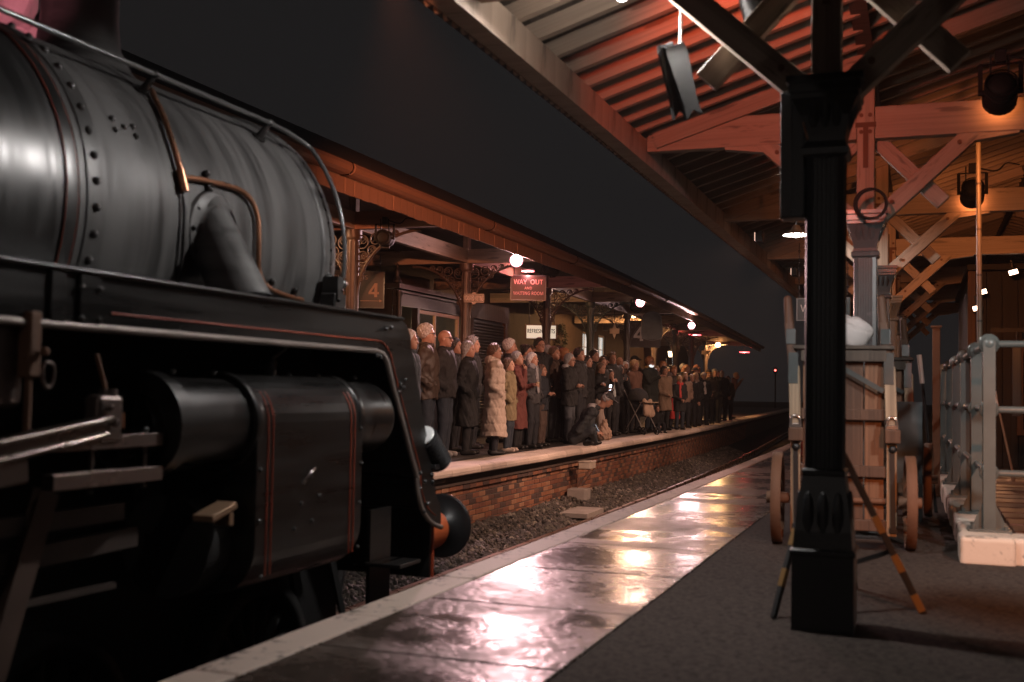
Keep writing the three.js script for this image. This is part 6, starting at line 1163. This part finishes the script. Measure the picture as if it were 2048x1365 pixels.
// a bag or a phone is a thing of its own, placed from the holder's own axes
function held(p, name, label, cat, at, build) { const t = thing(name, label, cat); const q = V(...at).multiplyScalar(p.scale.x).applyAxisAngle(V(0, 1, 0), p.rotation.y).add(p.position); t.position.copy(q); t.rotation.y = p.rotation.y; t.scale.copy(p.scale); build(t); return t; }
{
  const near = 'people watching at the near end of the crowd', mid = 'people in the middle of the crowd', end = 'people at the far end of the crowd';
  const navy = [0.02, 0.026, 0.036], black = [0.012, 0.012, 0.013], brown = [0.075, 0.045, 0.03], denim = [0.03, 0.042, 0.06], char = [0.03, 0.03, 0.032], tan = [0.16, 0.11, 0.075];
  const C = [
    // nearest the engine
    { x: -5.89, z: -12.32, h: 1.64, face: -12, label: 'person with white curls in blue jacket, nearest the engine front', hair: ['white', 'bushy'], coat: [0.045, 0.062, 0.08], hem: 0.78, group: near },
    { x: -6.3, z: -13.72, h: 1.8, face: -14, turn: -4, label: 'tall white haired man in long brown waxed coat', hair: ['white', 'bushy'], glasses: 1, coat: [0.085, 0.055, 0.04], hem: 0.78, wide: 1.12, coatRough: 0.6, legs: denim, group: near },
    { x: -6.21, z: -14.11, h: 1.76, face: -6, label: 'bald man in glasses and dark jacket beside the brown coated man', hair: ['grey', 'none'], glasses: 1, coat: [0.034, 0.03, 0.03], hem: 0.82, wide: 1.16, legs: denim, shoes: [0.3, 0.27, 0.25], group: near },
    { x: -6.56, z: -15.3, h: 1.7, face: -8, label: 'dark haired woman peering out behind the bald man', hair: ['dark', 'bob'], coat: char, group: near },
    { x: -6.64, z: -16.2, h: 1.76, face: -10, label: 'grey haired person behind the woman in long black coat', hair: ['grey', 'bushy'], coat: char, group: near },
    { x: -6.11, z: -14.73, h: 1.62, face: -10, label: 'woman with long grey hair in long black coat', hair: ['grey', 'long'], coat: black, hem: 0.45, wide: 1.1, legs: black, group: near },
    { x: -5.79, z: -14.97, h: 1.6, face: -28, turn: 10, label: 'woman in long beige quilted coat with hood down', hair: ['brown', 'tail'], coat: [0.5, 0.4, 0.33], hem: 0.3, puff: 0.014, hood: 1, wide: 1.14, legs: [0.02, 0.022, 0.03], group: near },
    { x: -5.89, z: -15.82, h: 1.42, face: -5, label: 'brown haired boy in khaki beige coat', hair: ['brown', 'bob'], coat: [0.2, 0.155, 0.115], hem: 0.6, puff: 0.006, legs: denim, shoes: [0.5, 0.4, 0.34], group: near },
    { x: -6.47, z: -17.44, h: 1.78, face: -12, label: 'white haired man in dark coat looking up behind the boy', hair: ['white', 'bushy'], coat: [0.03, 0.022, 0.022], hem: 0.7, group: near },
    { x: -6.01, z: -16.56, h: 1.55, face: -2, nod: -0.1, pose: ['mouth', 'cup'], label: 'woman in rust red long coat holding a glass', hair: ['grey', 'short'], coat: [0.12, 0.042, 0.032], hem: 0.38, legs: black, group: near },
    { x: -6.34, z: -17.9, h: 1.71, face: 5, label: 'woman with dark hair in a bun and pale scarf', hair: ['dark', 'bun'], coat: char, scarf: [0.3, 0.26, 0.24], group: near },
    { x: -5.92, z: -17.0, h: 1.545, face: 10, label: 'white haired woman with patterned scarf behind the small child', hair: ['white', 'bob'], coat: [0.06, 0.06, 0.065], scarf: [0.25, 0.24, 0.25], group: near },
    { x: -6.0, z: -17.72, h: 1.37, face: 0, pose: ['fold', 'fold'], label: 'child in dark navy jacket and brown quilted trousers', hair: ['brown', 'bob'], coat: navy, hem: 0.78, legs: [0.1, 0.065, 0.05], group: near },
    { x: -6.45, z: -18.9, h: 1.88, face: 35, label: 'tall dark haired man in glasses under the lit white sign', hair: ['dark', 'short'], glasses: 1, coat: black, group: near },
    { x: -6.58, z: -19.81, h: 1.78, face: -8, pose: ['back', 'down'], label: 'grey haired man in padded navy jacket', hair: ['grey', 'short'], coat: navy, hem: 0.74, wide: 1.14, puff: 0.006, legs: [0.06, 0.05, 0.045], group: mid },
    { x: -6.29, z: -19.28, h: 1.74, face: 10, label: 'person half hidden behind the grey haired man in navy', hair: ['brown', 'short'], coat: brown, group: mid },
    { x: -6.45, z: -20.05, h: 1.77, face: -20, label: 'person with black hair turned away behind the navy jacket', hair: ['dark', 'bushy'], coat: black, group: mid },
    { x: -6.13, z: -19.41, h: 1.7, face: -30, label: 'ginger haired person lit from behind near the wreath', hair: ['ginger', 'curly'], coat: black, group: mid },
    { x: -5.92, z: -19.01, h: 1.6, face: 0, nod: 0.08, pose: ['fold', 'fold'], label: 'grey haired person in black jacket with pale grey hood', hair: ['grey', 'bob'], coat: black, hem: 0.74, wide: 1.12, collar: [0.34, 0.33, 0.33], glasses: 1, legs: [0.07, 0.08, 0.095], group: mid },
    { x: -6.61, z: -21.47, h: 1.76, face: 5, label: 'bald man behind the person with pale grey hood', hair: ['grey', 'none'], coat: char, group: mid },
    { x: -6.12, z: -20.85, h: 1.63, face: 8, pose: ['pocket', 'cup'], label: 'woman with long black hair behind the seated man', hair: ['dark', 'long'], coat: black, hem: 0.6, legs: black, group: mid },
    { x: -5.99, z: -21.26, h: 1.5, face: 5, stride: 0.1, lean: 0.05, pose: ['cup', 'fold'], label: 'girl in black top and pale wide trousers', hair: ['brown', 'tail'], coat: black, hem: 0.9, legs: [0.42, 0.33, 0.28], flare: 1.3, shoes: [0.5, 0.4, 0.34], group: mid },
    { x: -6.33, z: -22.06, h: 1.8, face: 15, label: 'man with short dark hair standing behind the girl in pale trousers', hair: ['dark', 'short'], coat: char, group: mid },
    { x: -6.9, z: -24.85, h: 1.76, face: 20, skin: 3, label: 'dark skinned person in black cap in the back row', hair: ['dark', 'short'], hat: ['peak', black], coat: black, group: mid },
    { x: -6.27, z: -23.25, h: 1.78, face: 40, label: 'curly haired young man lit orange in the back row', hair: ['brown', 'curly'], coat: char, group: mid },
    { x: -6.19, z: -22.84, h: 1.4, face: 30, pose: ['mouth', 'mouth'], shirt: [0.4, 0.45, 0.46], label: 'girl in pale blue top raising both hands to her mouth', hair: ['dark', 'long'], coat: black, hem: 0.9, legs: black, group: mid },
    { x: -6.35, z: -23.66, h: 1.57, face: 25, stride: 0.08, label: 'girl with brown hair and grey trousers beside the pale topped girl', hair: ['brown', 'long'], coat: char, hem: 0.88, legs: [0.34, 0.28, 0.24], flare: 1.2, group: mid },
    { x: -6.51, z: -24.8, h: 1.74, face: 40, label: 'bald man in the back row under a tall window', hair: ['grey', 'none'], coat: brown, group: mid },
    { x: -6.37, z: -24.34, h: 1.54, face: 55, pose: ['phone', 'phone'], label: 'person in black filming with phone held before the face', hair: ['dark', 'short'], coat: black, legs: black, group: mid },
    { x: -6.52, z: -25.33, h: 1.64, face: 45, scarf: [0.45, 0.42, 0.42], label: 'white haired woman with pale scarf beside the phone holder', hair: ['white', 'bob'], coat: [0.1, 0.045, 0.035], group: mid },
    { x: -6.15, z: -24.8, h: 1.66, face: 25, label: 'blond woman in orange lit coat beside the big bearded man', hair: ['blond', 'bushy'], coat: tan, group: mid },
    { x: -6.51, z: -26.24, h: 1.8, face: 30, label: 'man in dark flat cap behind the orange lit coat', hair: ['dark', 'short'], hat: ['cap', black], coat: brown, group: mid },
    { x: -6.1, z: -26.11, h: 1.78, face: 20, turn: 10, pose: ['reach', 'pocket'], beard: 1, glasses: 1, wide: 1.3, label: 'big bearded man in glasses and dark green parka', hair: ['ginger', 'bushy'], coat: [0.03, 0.038, 0.033], hem: 0.66, collar: [0.3, 0.18, 0.09], legs: denim, group: mid },
    { x: -5.95, z: -27.01, h: 1.58, face: 35, pose: ['clasp', 'pocket'], wide: 1.15, label: 'woman with dark bob in pinkish grey coat before bearded man', hair: ['dark', 'bob'], coat: [0.2, 0.13, 0.115], hem: 0.55, legs: black, group: mid },
    { x: -6.2, z: -27.97, h: 1.72, face: 50, glasses: 1, label: 'ginger haired person in glasses behind the pinkish coat', hair: ['ginger', 'curly'], coat: [0.1, 0.065, 0.05], scarf: [0.2, 0.1, 0.06], group: end },
    { x: -6.05, z: -28.6, h: 1.6, face: 45, label: 'person in fur collared coat over a long red skirt', hair: ['ginger', 'curly'], coat: [0.06, 0.045, 0.035], hem: 0.62, collar: [0.22, 0.12, 0.06], skirt: [0.28, [0.5, 0.045, 0.04]], group: end },
    { x: -5.72, z: -27.75, h: 1.37, face: 50, scarf: [0.5, 0.08, 0.07], pose: ['clasp', 'clasp'], label: 'blond child with red scarf near the platform edge', hair: ['blond', 'short'], coat: black, hem: 0.6, legs: denim, group: end },
    { x: -5.85, z: -29.11, h: 1.48, face: 45, pose: ['camera', 'pocket'], label: 'blond woman in pale sleeves lifting a phone', hair: ['blond', 'long'], coat: [0.3, 0.2, 0.15], group: end },
    { x: -5.88, z: -30.11, h: 1.44, face: 55, pose: ['down', 'down'], label: 'long haired blond girl in black standing straight', hair: ['blond', 'long'], coat: black, group: end },
    { x: -5.95, z: -31.1, h: 1.5, face: 55, scarf: [0.3, 0.22, 0.18], label: 'woman with blond hair and light scarf next to the straight girl', hair: ['blond', 'bob'], coat: char, group: end },
    { x: -6.1, z: -31.78, h: 1.66, face: 45, hat: ['knit', [0.05, 0.04, 0.04], [0.3, 0.12, 0.1]], label: 'person in dark knitted hat with reddish band', hair: ['dark', 'short'], coat: black, group: end },
    { x: -6.3, z: -33.0, h: 1.76, face: 45, hat: ['cap', [0.3, 0.12, 0.1]], label: 'person in pink peaked cap above the others at the far end', hair: ['dark', 'short'], coat: char, group: end },
    { x: -5.97, z: -32.4, h: 1.54, face: 60, hat: ['knit', [0.4, 0.36, 0.33]], label: 'person in pale woolly hat with white scarf', hair: ['brown', 'short'], coat: black, shirt: [0.5, 0.45, 0.42], group: end },
    { x: -6.1, z: -33.95, h: 1.65, face: 60, hat: ['knit', [0.04, 0.03, 0.03], [0.5, 0.22, 0.07]], label: 'person in dark hat with orange lit brim', hair: ['dark', 'short'], coat: [0.07, 0.05, 0.04], pose: ['clasp', 'clasp'], group: end },
    { x: -6.15, z: -35.3, h: 1.7, face: 60, label: 'grey haired man with red lit face', hair: ['grey', 'bushy'], coat: black, group: end },
    { x: -6.2, z: -36.3, h: 0.98, face: 60, label: 'small blond child among the far end of the crowd', hair: ['blond', 'bob'], coat: char, group: end },
    { x: -6.4, z: -38.15, h: 1.73, face: 65, label: 'bald man standing apart in dark clothes', hair: ['grey', 'none'], coat: black, pose: ['cup', 'down'], group: end },
    { x: -6.65, z: -41.7, h: 1.72, face: -10, lean: 0.3, label: 'last person in yellowish hood leaning out at the far end', hair: ['blond', 'long'], coat: [0.12, 0.09, 0.06], hood: 1, pose: ['camera', 'pocket'], group: end },
    { x: -6.78, z: -32.15, h: 1.72, face: 40, label: 'dim person with brown hair in the far back row', hair: ['brown', 'short'], coat: black, group: end },
    { x: -6.9, z: -34.0, h: 1.83, face: 40, label: 'dim tall grey haired man in the far back row', hair: ['grey', 'short'], coat: char, group: end },
    { x: -6.52, z: -32.7, h: 1.76, face: 45, label: 'dim person with ginger hair beside a narrow window', hair: ['ginger', 'short'], coat: black, group: end },
    { x: -6.01, z: -19.93, h: 1.74, face: 5, label: 'dark haired person showing between the bald man and the long black hair', hair: ['dark', 'short'], coat: char, group: mid },
    { x: -6.34, z: -22.7, h: 1.66, face: 25, label: 'grey faced person with short hair behind the black topped girl', hair: ['brown', 'short'], coat: char, group: mid },
    { x: -6.55, z: -28.5, h: 1.56, face: 45, label: 'short person with brown hair behind the bearded man', hair: ['brown', 'bob'], coat: brown, group: end },
    { x: -6.35, z: -39.1, h: 1.55, face: 60, label: 'short dark figure between the bald man and the last hooded one', hair: ['dark', 'bob'], coat: brown, pose: ['clasp', 'clasp'], group: end },
    // the rows behind
    { x: -7.1, z: -18.3, h: 1.74, face: 5, label: 'fair haired person in the second row under the lit white sign', hair: ['blond', 'short'], coat: brown, group: mid },
    { x: -7.0, z: -16.9, h: 1.68, face: 0, label: 'person with dark bob in the second row by the roller shutter', hair: ['dark', 'bob'], coat: [0.05, 0.03, 0.03], group: near },
    { x: -7.2, z: -20.6, h: 1.8, face: 10, label: 'tall brown haired person in the second row left of the wreath', hair: ['brown', 'bushy'], coat: navy, group: mid },
    { x: -7.15, z: -22.3, h: 1.72, face: 15, label: 'white haired person in the second row before the green iron column', hair: ['white', 'short'], coat: char, group: mid },
    { x: -7.3, z: -26.4, h: 1.8, face: 20, label: 'ginger haired person in the second row right of the green column', hair: ['ginger', 'bushy'], coat: brown, group: mid },
    { x: -7.25, z: -28.2, h: 1.76, face: 30, label: 'dark haired person in the second row right of the bearded man', hair: ['dark', 'short'], coat: black, group: end },
    { x: -6.85, z: -30.2, h: 1.66, face: 35, label: 'blond person in the second row above the child with red scarf', hair: ['blond', 'bob'], coat: tan, group: end },
    { x: -7.2, z: -33.2, h: 1.7, face: 40, label: 'grey haired person in the third row near the small wall lantern', hair: ['grey', 'bob'], coat: char, group: end },
    { x: -6.75, z: -35.6, h: 1.72, face: 45, hat: ['knit', [0.25, 0.08, 0.06]], label: 'person in dull red woolly hat in the second row at the far end', hair: ['dark', 'short'], coat: black, group: end },
    { x: -6.6, z: -37.2, h: 1.64, face: 50, label: 'person with dark bob in the second row left of the bald man apart', hair: ['dark', 'bob'], coat: brown, group: end },
    { x: -6.9, z: -40.2, h: 1.74, face: 50, label: 'brown haired person beside the last hooded one at the far end', hair: ['brown', 'short'], coat: black, group: end },
  ];
  const P = C.map((o) => person({ ...o, far: o.z < -21 }));
  // the man who sits cross-legged on the platform edge
  const sit = person({ x: -5.6, y: -0.74, z: -18.35, h: 1.66, face: -8, lean: 0.74, nod: 0.5, hx: 0.05, label: 'seated man in dark jacket and peaked cap looking at his phone', hair: ['grey', 'short'], hat: ['cap', [0.035, 0.036, 0.04]], coat: [0.03, 0.036, 0.04], hem: 0.83, collar: [0.34, 0.33, 0.33], legs: [0.05, 0.06, 0.07], group: near,
    pose: [[[0.02, 1.06, 0.25], [0.34, 1.02, 0.06]], [[0.02, 1.06, 0.25], [0.34, 1.04, 0.05]]],
    sit: { knee: [[0.34, 1.07, 0.24], [0.32, 1.05, -0.26]], ankle: [[0.36, 0.87, -0.05], [0.24, 0.87, 0.08]], toe: [[0.08, -0.02, -0.1], [0.1, -0.02, 0.1]] } });
  const phoneG = rbox(0.078, 0.155, 0.01, 0, 0, 0, 0.004), phoneM = mat(0.02, 0.02, 0.022, 0.3), scr = (k) => glow(0.8, 0.88, 1, k, 0.05);
  const phone = (p, label, at, k, ry = 0, rx = 0) => held(p, 'phone', label, 'phone', at, (t) => { const a = part(t, 'case', rbox(0.012, 0.15, 0.075, 0, 0, 0, 0.005), phoneM), b = part(t, 'screen', rbox(0.002, 0.138, 0.066, -0.0075, 0, 0, 0.0008), scr(k)); t.rotation.z = rx; t.rotation.y += ry; });
  phone(sit, 'bright phone in the hands of the seated man', [0.42, 1.12, 0.03], 1.6, 0, 0.5);
  const by = (l) => P.find((p) => p.userData.label.startsWith(l));
  phone(by('person in black filming'), 'phone held up before the face of the person filming', [0.37, 1.45, 0.0], 0.8);
  phone(by('blond woman in pale sleeves'), 'white phone raised by the blond woman in pale sleeves', [0.3, 1.55, 0.07], 0.9);
  phone(by('girl in black top'), 'bright phone shining in the hand of the black topped girl', [0.3, 1.2, 0.12], 3.5, 2.6, 0.3);
  { const g = by('woman in rust red'); held(g, 'drinking_glass', 'glass of drink held by the woman in rust red coat', 'glass', [0.32, 1.14, -0.15], (t) => { part(t, 'glass', lathe([[0.0, 0], [0.032, 0], [0.042, 0.14], [0.039, 0.14], [0.03, 0.006], [0, 0.006]], 20), mat(0.95, 0.95, 0.95, 0.05, { transmission: 1, ior: 1.45 })); part(t, 'drink', lathe([[0, 0.008], [0.029, 0.008], [0.035, 0.08], [0, 0.08]], 20), mat(0.4, 0.3, 0.2, 0.1)); }); }
  { const g = by('person in fur collared'); held(g, 'shopping_bag', 'pale carrier bag hanging beside the long red skirt', 'bag', [0.1, 0.42, 0.28], (t) => { part(t, 'bag', uvm(solid([cap(0, 0.34, 0, 0, 0.06, 0, 0.03, 0.12, 0.03, 1, 0.5)], 0.016, (d, x, y, z) => d - 0.008 * noise3(x * 20, y * 16, z * 20))), mat(0.45, 0.4, 0.36, 0.6)); }); }
  { // child sitting at the edge and the pushchair
    person({ x: -5.75, y: -0.42, z: -25.4, h: 1.05, face: 50, label: 'small boy sitting low beside the pushchair', hair: ['brown', 'short'], coat: black, hem: 0.84, group: mid, far: true, pose: ['clasp', 'clasp'], sit: { knee: [[0.3, 1.05, 0.12], [0.3, 1.05, -0.12]], ankle: [[0.42, 0.76, 0.1], [0.42, 0.76, -0.1]], toe: [[0.14, -0.02, 0], [0.14, -0.02, 0]] } });
    const pc = thing('pushchair', 'dark folding pushchair with pale frame and a fawn blanket', 'pushchair', { pos: [-5.85, 0, -24.2], rot: -0.6 });
    const fr = mat(0.45, 0.42, 0.4, 0.35, { metal: 0.7 });
    for (const s of [0.2, -0.2]) { part(pc, 'frame', merge([rod([-0.35, 0.98, s], [0.3, 0.1, s], 0.011), rod([0.22, 0.72, s], [-0.28, 0.1, s], 0.011), rod([-0.35, 0.98, s], [-0.42, 1.0, s], 0.011)]), fr); for (const x of [0.3, -0.28]) part(pc, 'wheel', merge([ring(0.075, 0.018, 'z', x, 0.09, s, 20, 8), rod([x, 0.09, s - 0.02], [x, 0.09, s + 0.02], 0.03)]), M.rubber); }
    part(pc, 'handle', rod([-0.42, 1.0, 0.2], [-0.42, 1.0, -0.2], 0.014), M.rubber);
    part(pc, 'seat', merge([rbox(0.3, 0.04, 0.36, 0.02, 0.42, 0, 0.015), rbox(0.04, 0.46, 0.36, -0.15, 0.64, 0, 0.015, 0, 0, 0.3)]), mat(0.02, 0.02, 0.022, 0.8));
    part(pc, 'hood', uvm(solid([ell(-0.12, 0.82, 0, 0.24, 0.2, 0.21)], 0.02, (d, x, y, z) => Math.max(Math.abs(d) - 0.015, 0.74 - y))), mat(0.02, 0.02, 0.022, 0.8));
    part(pc, 'tray', rbox(0.2, 0.025, 0.4, 0.24, 0.72, 0, 0.01), M.paleTimber);
    const bl = thing('blanket', 'fawn blanket draped over the front of the pushchair', 'blanket', { pos: [-5.72, 0.6, -24.13], rot: -0.6 });
    part(bl, 'cloth', uvm(solid([cap(0.02, 0.14, -0.08, 0.1, -0.12, -0.06, 0.06, 0.1, 0.05, 0.6, 1), cap(0.02, 0.14, 0.06, 0.1, -0.1, 0.07, 0.06, 0.09, 0.05, 0.6, 1)], 0.016, (d, x, y, z) => d - 0.012 * noise3(x * 18, y * 12, z * 22))), mat(0.36, 0.26, 0.19, 0.9, { bumpMap: T.fine, bumpScale: 0.003 }));
    const bag = thing('bag', 'dark bag with a white dotted print standing among the feet', 'bag', { pos: [-6.05, 0, -17.3], rot: 0.3 });
    part(bag, 'body', rbox(0.2, 0.42, 0.34, 0, 0.21, 0, 0.03), mat(0.025, 0.026, 0.028, 0.7));
    part(bag, 'print', merge([...Array(14)].map((_, i) => ball(0.102, 0.13 + 0.045 * Math.floor(i / 4), -0.07 + 0.045 * (i % 4) + 0.02 * (Math.floor(i / 4) % 2), 0.012, 1, 6))), mat(0.7, 0.72, 0.74, 0.6));
    part(bag, 'handle', ring(0.09, 0.01, 'x', 0, 0.42, 0, 18, 6, Math.PI), M.rubber);
    const b2 = thing('beige_bag', 'crumpled beige bag on the ground by the pale trousered girl', 'bag', { pos: [-5.75, 0.0, -20.75] });
    part(b2, 'body', uvm(solid([ell(0, 0.13, 0, 0.16, 0.15, 0.13), cap(0, 0.22, 0, 0.02, 0.36, 0.02, 0.09, 0.05, 0.05)], 0.014, (d, x, y, z) => Math.max(d - 0.014 * noise3(x * 24, y * 20, z * 24), -y))), mat(0.38, 0.26, 0.19, 0.75));
  }
}
renderer.render(scene, camera);
